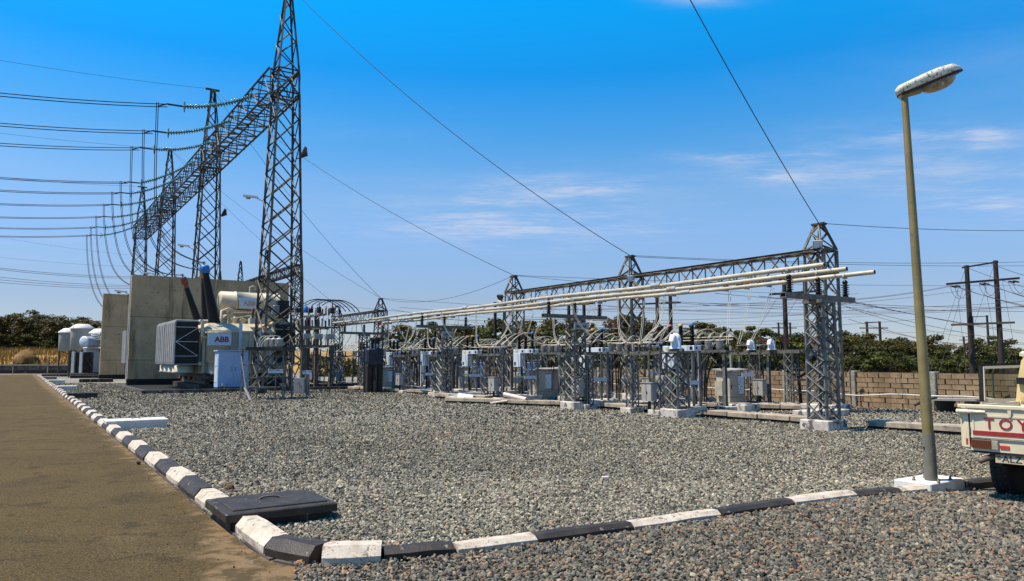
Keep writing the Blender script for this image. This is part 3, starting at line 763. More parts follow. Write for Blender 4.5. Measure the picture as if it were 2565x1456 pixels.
for i, (u, v, Y, k) in enumerate(TREES):
    tp = at_y(u, v, Y); p = V((tp.x, tp.y, 0))
    front = i >= 44
    ref = 'left of centre' if u < 1230 else 'behind the middle bays' if u < 1560 else 'left of the near gantry column' if u < 2000 else 'left of the lamp post' if u < 2290 else 'right of the lamp post'
    if front: k = 5; tree(k, p, tp.z, '%s close behind the block wall, %s, %d%s from left' % ('low bush', ref, i - 43, ['st', 'nd', 'rd'][i - 44] if i < 47 else 'th'), 'bushes behind the block wall', 1.25)
    else: tree(k, p, tp.z, '%s, %s, %d%s from left' % (DESC[k], ref, i + 1, {1: 'st', 2: 'nd', 3: 'rd'}.get((i + 1) % 10 if i + 1 not in (11, 12, 13) else 0, 'th')), 'trees beyond the block wall', 1.15)
ORDW = ['first', 'second', 'third', 'fourth', 'fifth', 'sixth', 'seventh', 'eighth', 'ninth', 'tenth', 'eleventh', 'twelfth', 'thirteenth', 'fourteenth', 'fifteenth', 'sixteenth', 'seventeenth', 'eighteenth', 'nineteenth', 'twentieth', 'twenty-first', 'twenty-second', 'twenty-third', 'twenty-fourth', 'twenty-fifth', 'twenty-sixth']
LT = [(-25, 800, 122, 2), (12, 802, 118, 0), (45, 798, 124, 2), (75, 785, 120, 4), (104, 796, 116, 2), (132, 812, 122, 0), (158, 803, 114, 2), (188, 800, 120, 4), (212, 796, 126, 3), (238, 800, 118, 3), (262, 806, 122, 2), (290, 812, 124, 0), (-60, 806, 118, 0)]
for i, (u, v, Y, k) in enumerate(LT):
    tp = at_y(u, v, Y); p = V((tp.x, tp.y, 2.9))
    tree(k, p, tp.z, '%s, %s on the yellow grass bank' % (DESC[k], ORDW[i] + ' from the left' if i < 12 else 'beyond the left edge'), 'trees on the grass bank', 1.25)
for i, (u, v, Y) in enumerate([(0, 836, 112), (40, 842, 114), (85, 838, 113), (125, 845, 111), (165, 840, 113), (205, 836, 112), (250, 842, 113)]):
    tp = at_y(u, v, Y)
    tree(5 if i % 2 else 0, V((tp.x, tp.y, 2.8)), tp.z, '%s dark bush from the left, under the trees on the bank' % ORDW[i], 'bushes on the grass bank', 1.5)

# ================================================================== BLOCK WALL behind the yard
bw = thing('block_wall', 'long sandy block boundary wall behind the switchyard', 'wall', W(20, 26))
WT, S0, S1 = 26.0, 8.5, 62.0
b = MB(); b.bb(S0, S1, WT + .04, WT + .16, -.02, 1.27); b.build('wall_core', M['mortar'], bw)
PIL = [13.1 + 2.9 * k for k in range(-1, 17)]
bms = []
for k in range(4):
    q = random.Random(k); bb_ = MB(); e = lambda: q.uniform(-.012, .012)
    vs = [AV * (i * .2 + e()) + BV * (j * .09 + (e() if j < 0 else 0)) + ZV * (z + e() * .6) for z in (0, .158) for j in (-1, 1) for i in (-1, 1)]
    bb_.add(vs, [(0, 2, 3, 1), (4, 5, 7, 6), (0, 1, 5, 4), (2, 6, 7, 3), (0, 4, 6, 2), (1, 3, 7, 5)])
    me = bb_.mesh('block', M['block']); fix_normals(me); bms.append(me)
rest = MB(); cnt = 0
s = S0; col = 0
while s < S1:
    for rI in range(7):
        sc = s + (0.21 if rI % 2 else 0) + R.uniform(-.015, .015); z = .02 + rI * .178
        if cnt < 300:
            put('block', bms[R.randrange(4)], bw, W(sc, WT - .02 + R.uniform(-.012, .012), z)); cnt += 1
        else: rest.bb(sc - .2, sc + .2, WT - .1 + R.uniform(-.01, .01), WT + .05, z, z + .158)
    s += .42
o = rest.build('block', M['block'], bw); o['kind'] = 'stuff'
pm = None
for s in PIL:
    if pm is None:
        b = MB(); b.cbox((0, 0, .65), (.24, .34, 1.34), .02); pm = b.mesh('pillar', M['pillar'])
    put('pillar', pm, bw, W(s, WT - .02, 0))
# angled fence posts in front of the wall and the white hose slung along it
gp = []
for i, s in enumerate([11.1, 15.9, 20.5, 24.8, 29.3, 34.0]):
    root = thing('fence_post', 'thin galvanised fence post with bent top by the block wall, %s from the truck' % ['first', 'second', 'third', 'fourth', 'fifth', 'sixth'][i], 'post', W(s, 25.55), 'bent top fence posts along the block wall')
    b = MB(); b.tube([W(s, 25.55, 0), W(s, 25.55, 1.28)], .028, 6); b.build('shaft', M['steel'], root)
    b = MB(); b.tube([W(s, 25.55, 1.28), W(s - .12, 25.5, 1.47)], .028, 6); b.build('arm', M['steel'], root)
pts = []
for i in range(60):
    s = 9 + i * .6; pts.append(W(s, 25.5, .50 + .045 * math.sin(s * 1.1) + .03 * math.sin(s * 2.3)))
tag(wire('hose', 'long white hose slung along the front of the block wall', 'hose', pts, .022, 'white_paint'), None)
sh = thing('metal_sheet', 'dark flat metal trough cover lying by the wall behind the lamp post', 'cover', W(12, 25))
p, q = at_y(2335, 1000, 24.6), at_y(2530, 1003, 23.6)
b = MB(); b.box((p + q) / 2, ((q - p).length, .6, .07), (q - p).normalized(), V((0, 1, 0)) - (q - p).normalized() * (q - p).normalized().y); b.build('sheet', M['grey_box'], sh)
b = MB(); b.tube([at_y(2290, 1016, 24.2), at_y(2312, 1003, 24.2), at_y(2345, 996, 24.2)], .04, 6); b.build('rim', M['rubber'], sh)
b = MB(); b.box(V((p.x + .45, p.y + .1, p.z * .5)), (.5, .4, p.z - .05), V((1, 0, 0)), V((0, 1, 0))); b.build('support', M['blackened'], sh)
# ================================================================== LATTICE STEELWORK
def corners(s, t, w, z): return [W(s + i * w / 2, t + j * w / 2, z) for i, j in ((-1, -1), (1, -1), (1, 1), (-1, 1))]
def lattice(root, s, t, levels, panels, lw, bw_, m, indiv=True, single=(), horiz=(), bm=None, legname='leg'):
    """square lattice column: levels [(z, width)], panels per segment; X bracing (single diagonals where listed)"""
    bm = bm or m
    mb = MB()
    def brace(p, q, w=bw_):
        if indiv: member('brace', p, q, w, root, bm)
        else: mb.angle(p, q, w)
    for k in range(len(levels) - 1):
        (z0, w0), (z1, w1) = levels[k], levels[k + 1]
        c0, c1 = corners(s, t, w0, z0), corners(s, t, w1, z1)
        for a, b_ in zip(c0, c1): member(legname, a, b_, lw if k == 0 else lw * .85, root, m)
        n = panels[k]
        L = [[c0[i].lerp(c1[i], j / n) for i in range(4)] for j in range(n + 1)]
        for j in range(n):
            for f in range(4):
                g = (f + 1) % 4
                if k in single:
                    if (j + f) % 2: brace(L[j][f], L[j + 1][g])
                    else: brace(L[j][g], L[j + 1][f])
                else:
                    brace(L[j][f], L[j + 1][g]); brace(L[j][g], L[j + 1][f])
        if k in horiz:
            for f in range(4): brace(c1[f], c1[(f + 1) % 4], bw_ * 1.2)
    if not indiv:
        o = mb.build('bracing', M[bm], root); o['kind'] = 'stuff'
def truss(name, label, group, s0, s1, t, w, z0, z1, n, cw, bw_, m, indiv=True, bm=None):
    bm = bm or m
    root = thing(name, label, 'gantry beam', W(s0, t, z0), group)
    mb = MB()
    def brace(p, q):
        if indiv: member('brace', p, q, bw_, root, bm)
        else: mb.angle(p, q, bw_)
    P = {}
    for j in (0, 1):
        for k in (0, 1):
            tt, zz_ = t + (j - .5) * w, (z0, z1)[k]
            member('chord', W(s0, tt, zz_), W(s1, tt, zz_), cw, root, m)
            P[j, k] = [W(s0 + (s1 - s0) * i / n, tt, zz_) for i in range(n + 1)]
    for i in range(n):
        a = i % 2
        for j in (0, 1):
            brace(P[j, a][i], P[j, 1 - a][i + 1])
            if i % 2 == 0: brace(P[j, 0][i], P[j, 1][i])
        for k in (0, 1):
            brace(P[a, k][i], P[1 - a, k][i + 1])
            brace(P[0, k][i], P[1, k][i])
    if not indiv:
        o = mb.build('bracing', M[bm], root); o['kind'] = 'stuff'
    return root

# ---- the big gantry: four tall towers and three beams
TS = [39.6, 58.7, 78.0, 97.2]
TT = 11.4
TNAME = ['nearest tall lattice gantry tower, in front of the transformer tank', 'second tall lattice tower, rising behind the near concrete fire wall', 'third tall lattice tower, its foot hidden by the fire walls', 'farthest tall lattice tower at the left end of the big gantry']
TW = []
for i, s in enumerate(TS):
    r = thing('gantry_tower', TNAME[i], 'tower', W(s, TT, 0), 'towers of the big gantry')
    TW.append(r)
    lattice(r, s, TT, [(0.25, 2.05), (16.15, 1.16), (17.45, 1.10), (22.4, .20)], [11, 1, 6], .13, .058, 'dark_steel', i == 0, (2,), (0, 1, 2))
    b = MB()
    for c in corners(s, TT, 2.05, 0): b.cbox(c + ZV * .16, (.5, .5, .36), .03)
    b.build('footing', M['dirty_concrete'], r)
    b = MB(); b.bb(s - .09, s + .09, TT - .5, TT + .5, 22.38, 22.5); b.build('peak_plate', M['dark_steel'], r)
BN = ['between the nearest two tall towers', 'between the second and third tall towers', 'between the third tower and the farthest tower']
for i in range(3):
    truss('gantry_beam', 'dark lattice box beam ' + BN[i], 'beams of the big gantry', TS[i], TS[i + 1], TT, 1.6, 16.1, 17.5, 16, .12, .055, 'dark_steel', i == 0)
# lower leg sections of the near tower are paler galvanised steel
# far second gantry seen through the near tower
FS, FT = [121.0, 140.4, 159.8, 179.0], 37.9
for i, s in enumerate(FS):
    r = thing('gantry_tower', ['tall lattice tower of the far gantry just right of the near tower', 'far gantry tower seen through the legs of the near tower', 'small distant lattice tower peak above the fire wall', 'farthest distant lattice tower hidden left of the near tower'][i] if i else 'far gantry tower seen just behind the right legs of the near tower', 'tower', W(s, FT, 0), 'towers of the far gantry')
    lattice(r, s, FT, [(0, 2.0), (16.15, 1.16), (17.45, 1.10), (22.4, .22)], [13, 1, 5], .16, .10, 'dark_steel', False, (2,), (0, 1, 2))
for i in range(3):
    truss('gantry_beam', 'distant lattice beam ' + ['near end of the far gantry', 'middle span of the far gantry', 'far span of the far gantry'][i], 'beams of the far gantry', FS[i], FS[i + 1], FT, 1.3, 16.1, 17.5, 16, .13, .09, 'dark_steel', False)

# ---- small gantry over the outgoing lines
GS, GT = [14.64, 23.85, 33.0, 50.7, 59.7], 22.1
GN = ['nearest low gantry column with a floodlight, behind the near busbar post', 'second low gantry column with a floodlight, right of centre', 'third low gantry column with a round floodlight, left of centre', 'fourth low gantry column behind the black stained unit', 'farthest low gantry column left of the black stained unit']
for i, s in enumerate(GS):
    r = thing('gantry_column', GN[i], 'gantry column', W(s, GT, 0), 'columns of the low gantry')
    lattice(r, s, GT, [(0.28, .74), (4.55, .72), (5.34, .72), (6.22, .16)], [6, 1, 3], .085 if i < 3 else .08, .045, 'steel' if i < 3 else 'dark_steel', i < 3, (2,), (0, 1), bm='steel')
    b = MB(); b.cbox(W(s, GT, .14), (1.15, 1.15, .30), .025); b.build('plinth', M['plinth'], r)
    b = MB(); b.bb(s - .22, s + .22, GT - .12, GT + .12, 6.2, 6.27); b.tube([W(s - .2, GT, 6.27), W(s + .2, GT, 6.27)], .03, 6); b.build('peak_plate', M['dark_steel'], r)
for i, (a, b_) in enumerate([(0, 1), (1, 2), (3, 4)]):
    truss('gantry_beam', 'low lattice beam ' + ['from the nearest low column to the second', 'between the second and third low columns', 'between the two farthest low columns'][i], 'beams of the low gantry', GS[a] - .3, GS[b_] + .3, GT, .72, 4.58, 5.32, 14 if i < 2 else 12, .075, .042, 'dark_steel', i < 2, bm='steel')
def floodlight(s, t, z, label, roundish=False):
    r = thing('floodlight', label, 'floodlight', W(s, t, z), 'floodlights on the low gantry')
    d = (-BV - AV * .8 - ZV * .5).normalized(); x, y, _ = frame(d)
    b = MB(); b.box(W(s, t, z), (.30, .26, .10), x, y, d); b.build('housing', M['grey_box'], r)
    b = MB(); b.box(W(s, t, z) + d * .055, (.25, .21, .012), x, y, d); b.build('lens', M['sign'], r)
    b = MB(); b.tube([W(s, t, z) - d * .05, W(s, t, z) - d * .16 - ZV * .1, W(s, t + .2, z - .12)], .02, 5); b.build('bracket', M['steel'], r)
floodlight(14.45, 21.7, 5.5, 'square floodlight on the nearest low gantry column')
floodlight(23.4, 21.7, 5.2, 'square floodlight on the second low gantry column')
for dz, lab in ((0, 'upper'), (-.34, 'lower')):
    r = thing('floodlight', '%s round floodlight on the third low gantry column' % lab, 'floodlight', W(33.6, 21.5, 5.1 + dz), 'floodlights on the low gantry')
    d = (-BV - ZV * .7).normalized()
    b = MB(); b.lathe(W(33.6, 21.6, 5.1 + dz), d, [(.03, -.22), (.10, -.16), (.20, 0), (.21, .05), (.18, .06)], 14); b.build('bowl', M['white_paint' if dz else 'dark_steel'], r)
    b = MB(); b.tube([W(33.6, 21.6, 5.15 + dz), W(33.4, 21.85, 5.15 + dz)], .025, 5); b.build('bracket', M['steel'], r)

# ================================================================== FIRE WALLS
def fire_wall(s, t0, t1, h, label, lifts):
    r = thing('fire_wall', label, 'fire wall', W(s, (t0 + t1) / 2, 0), 'concrete fire walls between transformers')
    b = MB(); b.bb(s + .01, s + .43, t0 - .02, t1 + .02, -.02, lifts[0]); b.build('wall_base', M['bitumen'], r)
    n = len(lifts) - 1
    for i in range(n):
        o_ = .006 * (i % 2)
        b = MB(); b.bb(s + .02 + o_, s + .42 - o_, t0 + o_, t1 - o_, lifts[i] + (.012 if i else 0), lifts[i + 1] - .012)
        b.build('wall_lift', M['concrete'], r)
    b = MB(); b.bb(s + .05, s + .39, t0 + .03, t1 - .03, .3, h - .05); b.build('wall_core', M['bitumen'], r)
    b = MB(); q = random.Random(int(s))
    for i in range(n):
        for k in range(14):
            tt = t0 + (t1 - t0) * (k + .5) / 14
            for zf in (.22, .75):
                if q.random() < .75: b.tube([W(s - .004, tt + q.uniform(-.05, .05), lifts[i] + (lifts[i + 1] - lifts[i]) * zf), W(s + .05, tt, lifts[i] + (lifts[i + 1] - lifts[i]) * zf)], .022, 6)
    b.build('tie_hole_plug', M['dirty_concrete'], r)
    return r
fw1 = fire_wall(57.0, 6.3, 17.2, 7.65, 'tall streaky concrete fire wall behind the nearest transformer', [.42, 1.72, 4.72, 7.65])
b = MB(); b.tube([W(56.98, 6.22, .3), W(56.98, 6.22, 7.5)], .04, 6); b.build('edge_pipe', M['white_paint'], fw1)
fw2 = fire_wall(76.0, 6.15, 17.0, 7.75, 'second concrete fire wall, at the left edge behind the first', [.42, 1.72, 4.75, 7.75])

# ================================================================== NEAR TRANSFORMER
def fin_panel_mesh(L, H, th=.028):
    b = MB(); n = 5
    # pressed radiator panel: flat plate with rounded vertical edges and shallow flutes
    b.box((0, 0, H / 2), (L, th, H))
    for i in range(n): b.box(AV * ((i - (n - 1) / 2) * L / n), (L / n * .6, th * 1.8, 0.001)) if False else None
    return b.mesh('fin', M['radiator'])
bund = thing('oil_bund', 'low blackened concrete bund kerb around the near transformer', 'bund', W(41.4, 5.4), None)
def kerbbar(b, s0, t0, s1, t1, h, w):
    p, q = W(s0, t0, h / 2 - .01), W(s1, t1, h / 2 - .01); b.bar(p, q, w, h) if False else b.box((p + q) / 2, ((q - p).length + w, w, h), (q - p).normalized(), ZV.cross((q - p).normalized()))
b = MB(); kerbbar(b, 41.2, 5.35, 41.2, 18.6, .22, .24); b.build('front_kerb', M['dirty_concrete'], bund)
b = MB(); kerbbar(b, 41.56, 5.35, 55.2, 5.2, .22, .24); b.build('side_kerb', M['dirty_concrete'], bund)
b = MB(); kerbbar(b, 41.56, 18.6, 56.0, 18.6, .22, .24); b.build('side_kerb', M['dirty_concrete'], bund)
b = MB(); b.bb(41.4, 56.6, 5.6, 18.4, .013, .02); b.build('pit_floor', M['black_metal'], bund)

tr = thing('power_transformer', 'big cream grey power transformer with three slanted black bushings', 'transformer', W(48.5, 11, 0))
b = MB(); b.bb(46.0, 53.5, 8.95, 13.0, .95, 3.35); tank = b.build('tank', M['tpaint'], tr)
b = MB(); b.bb(45.88, 53.62, 8.83, 13.12, 3.35, 3.47); b.build('tank_flange', M['tpaint'], tr)
b = MB()  # cover with sloping shoulders
cp = [W(45.95, 8.9, 3.47), W(45.95, 13.05, 3.47), W(53.55, 13.05, 3.47), W(53.55, 8.9, 3.47), W(46.5, 9.4, 3.92), W(46.5, 12.6, 3.92), W(53.0, 12.6, 3.92), W(53.0, 9.4, 3.92)]
b.add(cp, [(0, 1, 5, 4), (1, 2, 6, 5), (2, 3, 7, 6), (3, 0, 4, 7), (4, 5, 6, 7), (3, 2, 1, 0)]); b.build('tank_cover', M['tpaint'], tr)
for s0, t0 in [(45.93, 9.0), (45.93, 11.05), (45.93, 11.6), (45.93, 12.2), (45.93, 12.8)]:
    b = MB(); b.bb(s0 - .06, s0 + .07, t0 - .06, t0 + .06, .95, 3.33); b.build('stiffener', M['tpaint'], tr)
for i in range(5):
    b = MB(); b.bb(46.6 + 1.5 * i, 46.75 + 1.5 * i, 8.86, 8.95, .95, 3.33); b.build('stiffener', M['tpaint'], tr)
# cylindrical tap changer pocket in front of the tank, with the maker's plate above it
b = MB(); b.lathe(W(45.62, 9.72, .95), ZV, [(.50, 0), (.50, .62), (.60, .64), (.60, .70), (.50, .72), (.66, .74), (.66, 2.3), (.74, 2.32), (.74, 2.4), (.2, 2.42)], 20); b.build('tap_changer', M['tpaint'], tr)
b = MB(); b.bb(44.90, 44.94, 9.0, 10.28, 2.56, 3.26); pl = b.build('name_plate', M['sign'], tr)
text('ABB', .44, W(44.89, 9.36, 2.76), BV, ZV, 'letter_red', pl, 'lettering', .006, .012)
b = MB(); b.bb(44.94, 45.3, 9.2, 9.3, 2.6, 3.2); b.bb(44.94, 45.3, 10.2, 10.3, 2.6, 3.2); b.build('plate_bracket', M['tpaint'], tr)
b = MB()  # under-structure
b.bb(46.0, 53.4, 9.1, 9.4, .3, .95); b.bb(46.0, 53.4, 12.5, 12.8, .3, .95)
for i in range(5): b.bb(46.2 + 1.7 * i, 46.5 + 1.7 * i, 8.95, 13.0, .52, .70)
for tt in (9.0, 9.6, 10.2): b.bb(45.7, 45.85, tt, tt + .12, .3, 1.0)
b.bb(45.6, 45.75, 8.6, 10.6, .62, .78)
b.build('skid_frame', M['rust_steel'], tr)
b = MB(); b.bb(45.4, 54.0, 8.7, 13.3, .0, .32); b.build('foundation', M['blackened'], tr)
# radiator banks: rows of pressed panels
fin = MB(); H = 2.4
fin.cbox((0, 0, H / 2), (.46, .014, H), .006); finm = fin.mesh('fin', M['fin'])
fedge = MB(); fedge.cbox((0, 0, H / 2), (.10, .09, H), .02); fedm = fedge.mesh('fin_edge', M['radiator'])
def bank(t0, t1, ss, lab):
    for k, s in enumerate(ss):
        ra = MB(); ra.bb(s - .24, s + .24, t0, t1, 3.93, 4.02); ra.bb(s - .22, s + .22, t0, t1, 1.44, 1.52)
        ra.tube([W(s, t0 - .02, 3.98), W(s, t1 + .3, 3.98)], .075, 8); ra.tube([W(s, t0 - .02, 1.5), W(s, t1 + .3, 1.5)], .075, 8)
        # outer panels face the road: ribbed sheet
        ra.cbox(W(s, t0 - .03, 2.73), (.50, .09, 2.5), .03); ra.cbox(W(s, t0 - .085, 2.73), (.30, .05, 2.3), .02)
        rad = ra.build('radiator', M['radiator'], tr)
        n = 26 if k == 0 else 13
        for i in range(n): put('fin', finm, rad, W(s, t0 + .02 + (t1 - t0 - .04) * i / (n - 1), 1.53))
        if k == 0:
            fb = MB()
            for z in (1.95, 2.78, 3.62): fb.bb(s - .275, s - .25, t0, t1, z - .016, z + .016)
            fb.bar(W(s - .27, t0, 2.78), W(s - .27, t1, 3.6), .03); fb.bar(W(s - .27, t0, 2.78), W(s - .27, t1, 1.97), .03)
            fb.build('tie_bar', M['white_paint'], rad)
bank(7.48, 8.68, [46.3, 46.95, 47.6, 48.25, 48.9, 49.75, 50.4, 51.05, 51.7, 52.35], 'left')
bank(13.1, 14.4, [46.3, 47.2, 48.1, 49.0], 'right')
for i, s in enumerate((46.9, 48.4, 49.9, 51.4)):
    b = MB(); b.lathe(W(s, 8.1, .98), ZV, [(.62, 0), (.66, .03), (.60, .1), (.60, .42), (.5, .44)], 20); b.build('cooling_fan', M['tpaint'], tr)
b = MB()
for z in (3.98, 1.5): b.tube([W(45.9, 8.82, z), W(53.0, 8.82, z)], .11, 10); b.tube([W(46.2, 8.8, z), W(46.2, 9.2, z)], .11, 10)
b.tube([W(45.8, 8.85, 3.95), W(45.8, 8.85, 3.1), W(45.8, 9.15, 3.02)], .10, 10)
b.tube([W(46, 13.0, 3.98), W(50, 13.0, 3.98)], .1, 8)
b.build('oil_header_pipe', M['tpaint'], tr)
# conservator drum on its stand
cz = 5.42
b = MB(); b.lathe(W(48.5, 10.25, cz), BV, [(.38, 0), (.54, .04), (.60, .12), (.60, .95), (.64, .96), (.64, 1.02), (.60, 1.03), (.60, 2.85), (.64, 2.86), (.64, 2.92), (.60, 2.93), (.60, 3.6), (.63, 3.61), (.63, 3.7), (.3, 3.76)], 28)
cons = b.build('conservator', M['tpaint'], tr)
b = MB(); b.bb(47.84, 47.88, 11.35, 12.55, 4.95, 5.62); cpn = b.build('name_plate', M['sign'], cons)
text('ABB', .40, W(47.83, 11.62, 5.13), BV, ZV, 'letter_faded', cpn, 'lettering', .006, .012)
b = MB()
for tt in (11.0, 13.3):
    for ds in (-.4, .4): b.bar(W(48.5 + ds, tt, 3.9), W(48.5 + ds * .8, tt, 5.0), .12)
b.bb(48.1, 48.9, 10.8, 13.5, 4.72, 4.84)
b.bar(W(48, 11.0, 3.9), W(48, 13.3, 4.7), .07); b.bar(W(47.2, 9.9, 4.0), W(48.2, 11.0, 4.75), .06); b.bar(W(47.0, 9.6, 3.95), W(48.2, 10.9, 4.7), .06)
b.build('conservator_stand', M['tpaint'], tr)
b = MB(); z0 = 6.0
b.tube([W(48.4, 12.1, z0), W(48.4, 12.1, 6.35), W(48.4, 12.3, 6.45), W(48.4, 12.45, 6.35), W(48.4, 12.45, 6.2)], .035, 6)
b.tube([W(48.4, 12.9, z0), W(48.4, 12.9, 6.28), W(48.4, 13.4, 6.28), W(48.4, 13.4, 6.0)], .03, 6)
b.tube([W(47.3, 10.2, 3.9), W(47.3, 10.2, 4.7), W(47.5, 10.6, 4.85), W(48.4, 11.3, 4.9)], .08, 8)
b.tube([W(46.9, 11.2, 4.15), W(46.9, 12.5, 4.3), W(47.2, 13.2, 4.15)], .05, 6)
b.tube([W(46.6, 10.6, 4.2), W(47.0, 11.8, 4.45), W(47.2, 12.7, 4.2)], .04, 6)
for tt in (10.9, 11.4, 11.9, 12.4): b.lathe(W(46.9, tt, 3.9), ZV, [(.13, 0), (.13, .3), (.17, .31), (.17, .36), (.07, .38), (.07, .5)], 10)
b.build('pipework', M['tpaint'], tr)
b = MB(); b.bb(45.86, 45.94, 10.92, 11.12, 2.0, 3.9); b.bb(45.84, 45.94, 12.1, 12.2, 1.6, 3.6); b.build('cable_tray', M['sign'], tr)
b = MB(); b.tube([W(45.7, 12.45, 4.0), W(45.7, 12.45, 2.7)], .06, 8); b.build('breather_pipe', M['white_paint'], tr)
def bushing(base, tip, r0, cap, name='bushing', label=None, nsh=34, tur=True):
    base, tip = V(base), V(tip); d = (tip - base).normalized(); L = (tip - base).length
    b = MB()
    if tur: b.lathe(base - d * .55, d, [(r0 * 1.75, 0), (r0 * 1.7, .30), (r0 * 2.15, .32), (r0 * 2.15, .42), (r0 * 1.5, .44), (r0 * 1.4, .56)], 20)
    tu = b.build('turret', M['tpaint'], tr) if tur else None
    b = MB(); pr = []
    Lp = L - .75
    for i in range(nsh):
        a = Lp * i / nsh; e = Lp / nsh; f = 1 - .42 * i / nsh; o_ = .055 if i % 2 else .035
        pr += [(r0 * f, a), (r0 * f + o_, a + e * .5), (r0 * f, a + e * .62)]
    pr.append((r0 * .58, Lp))
    b.lathe(base, d, pr, 18); bo = b.build(name, M['porcelain'], tr, label)
    b = MB(); b.lathe(base + d * Lp, d, [(r0 * .58, 0), (r0 * .6, .22), (r0 * .5, .25)], 14); b.build('neck', M['porcelain'] if cap != 'dull_red' else M['dull_red'], bo)
    b = MB(); b.lathe(base + d * (Lp + .24), d, [(r0 * .7, 0), (r0 * .86, .05), (r0 * .86, .38), (r0 * .7, .48), (r0 * .3, .51)], 16); b.build('cap', M[cap], bo)
    b = MB(); b.lathe(tip - d * .02, d, [(.05, 0), (.05, .16), (.09, .17), (.09, .22)], 8); b.tube([tip + d * .1, tip + d * .14 - BV * .4], .035, 6); b.build('terminal', M['grey_box'], bo)
    return bo
bushing(at_s(538, 812, 46.9), at_s(511, 664, 46.9), .33, 'dull_blue', label='black ribbed bushing with a blue cap, leaning left')
bushing(at_s(517, 812, 48.9), at_s(508.5, 677, 48.9), .27, 'orange', label='middle black ribbed bushing half hidden by the blue capped one')
bushing(at_s(499, 815, 52.0), at_s(458, 694, 52.0), .25, 'dull_red', label='black ribbed bushing with a dull red cap at the far end')
for i, (tt, cp_) in enumerate([(12.0, 'orange'), (12.25, 'dull_blue'), (11.75, 'dull_red')]):
    b = MB(); b.lathe(W(46.1, tt, 4.25), ZV, sheds(6, .42, .06, .10), 12); bo = b.build('bushing', M['porcelain'], tr, 'small black bushing with %s cap' % ['an orange', 'a blue', 'a red'][i])
    b = MB(); b.lathe(W(46.1, tt, 4.67), ZV, [(.085, 0), (.085, .16), (.06, .2)], 10); b.build('cap', M[cp_], bo)
b = MB(); b.bb(45.9, 46.3, 11.55, 12.6, 3.92, 4.25); b.build('bushing_box', M['tpaint'], tr)
# long low-voltage bus duct leaving to the right
b = MB(); b.bb(46.4, 46.9, 12.9, 15.6, 4.75, 5.0); b.bb(45.9, 46.4, 13.2, 13.9, 4.3, 5.4)
b.build('bus_duct', M['black_metal'], tr)
b = MB()
for k in range(7): b.lathe(W(45.7, 13.0, 4.55 + .075 * k), ZV, [(.22, 0), (.24, .02), (.24, .045), (.22, .06)], 14)
b.build('spring_coil', M['grey_porcelain'], tr)

cb = thing('control_cabinet', 'large pale blue control cabinet in front of the transformer tank', 'cabinet', W(42.6, 9.9, 0))
b = MB(); b.cbox(W(42.95, 9.9, 1.22), (.9, 1.62, 1.95), .02); b.build('body', M['cabinet_blue'], cb)
b = MB(); b.bb(42.44, 43.46, 9.02, 10.78, 2.2, 2.26); b.build('roof', M['cabinet_blue'], cb)
for i in range(2):
    b = MB(); b.bb(42.485, 42.50, 9.16 + .77 * i, 9.88 + .77 * i, .34, 2.1); d = b.build('door', M['cabinet_blue'], cb)
    b = MB(); b.bb(42.46, 42.486, 9.78 + .2 * i, 9.82 + .2 * i, 1.1, 1.35); b.build('handle', M['grey_box'], d)
b = MB(); b.bb(42.6, 43.3, 9.075, 9.088, .5, 1.3); b.bb(42.6, 43.3, 9.075, 9.088, 1.4, 1.9); b.build('side_panel', M['breaker'], cb)
b = MB(); b.bb(42.48, 43.4, 9.1, 10.7, 0, .24); b.build('base', M['blackened'], cb)
b = MB(); b.bb(42.36, 42.47, 9.3, 9.48, .32, .46); b.tube([W(42.42, 9.39, .32), W(42.42, 9.5, .05)], .02, 5); b.build('socket_box', M['white_paint'], cb)

# ---- second transformer deep behind the second fire wall
t2 = thing('far_transformer', 'distant transformer with round tanks under white domed lids at far left', 'transformer', W(99, 7, 0))
def tkk(u, v): return at_y(u, v, 84)
sc = 84 / F
for i, (u0, u1, vt, vb, Y) in enumerate([(178, 228, 824, 877, 84), (160, 184, 834, 880, 88), (239, 262, 836, 876, 82)]):
    c = at_y((u0 + u1) / 2, vb, Y); top = at_y((u0 + u1) / 2, vt, Y); r_ = (u1 - u0) / 2 * Y / F if i == 0 else 1.1
    b = MB(); b.lathe(c, ZV, [(r_ * .96, 0), (r_, .05), (r_, top.z - c.z)], 26); tk = b.build('round_tank', M['tank_grey'], t2)
    b = MB(); b.lathe(V((c.x, c.y, top.z)), ZV, [(r_ * 1.1, 0), (r_ * 1.08, .1), (r_ * .62, .5), (r_ * .5, .54)], 26); b.build('domed_lid', M['white_paint'], tk)
    b = MB(); b.tube([V((c.x - r_ * .9, c.y - .2, 0)), V((c.x - r_ * .9, c.y - .2, c.z + .1))], .09, 6); b.tube([V((c.x + r_ * .3, c.y - .4, 0)), V((c.x + r_ * .3, c.y - .4, c.z + .1))], .09, 6)
    b.bar(V((c.x - r_ * .9, c.y - .2, c.z + .1)), V((c.x + r_ * .3, c.y - .4, c.z - .4)), .08); b.build('leg', M['dark_steel'], tk)
X3, Y3 = V((1, 0, 0)), V((0, 1, 0))
c = at_y(212, 856, 80); b = MB(); b.lathe(c, V((-.25, -1, 0)), [(.5, -1.6), (.56, -1.4), (.56, .0), (.6, .02), (.6, .1), (.4, .16), (.1, .2)], 22); b.build('conservator', M['breaker'], t2)
c = at_y(225, 900, 80.6); b = MB(); b.box(V((c.x + .5, 83, 1.9)), (3.4, 3.2, 2.2), X3, Y3); b.build('tank', M['breaker'], t2)
b = MB(); b.box(V((c.x + .3, 82, 3.2)), (2.6, 2.0, .6), X3, Y3); b.tube([V((c.x - .9, 80.8, 3.0)), V((c.x + .3, 80.8, 3.1)), V((c.x + 1.3, 80.8, 3.0)), V((c.x + 1.3, 80.8, 2.2))], .1, 8); b.build('pipework', M['breaker'], t2)
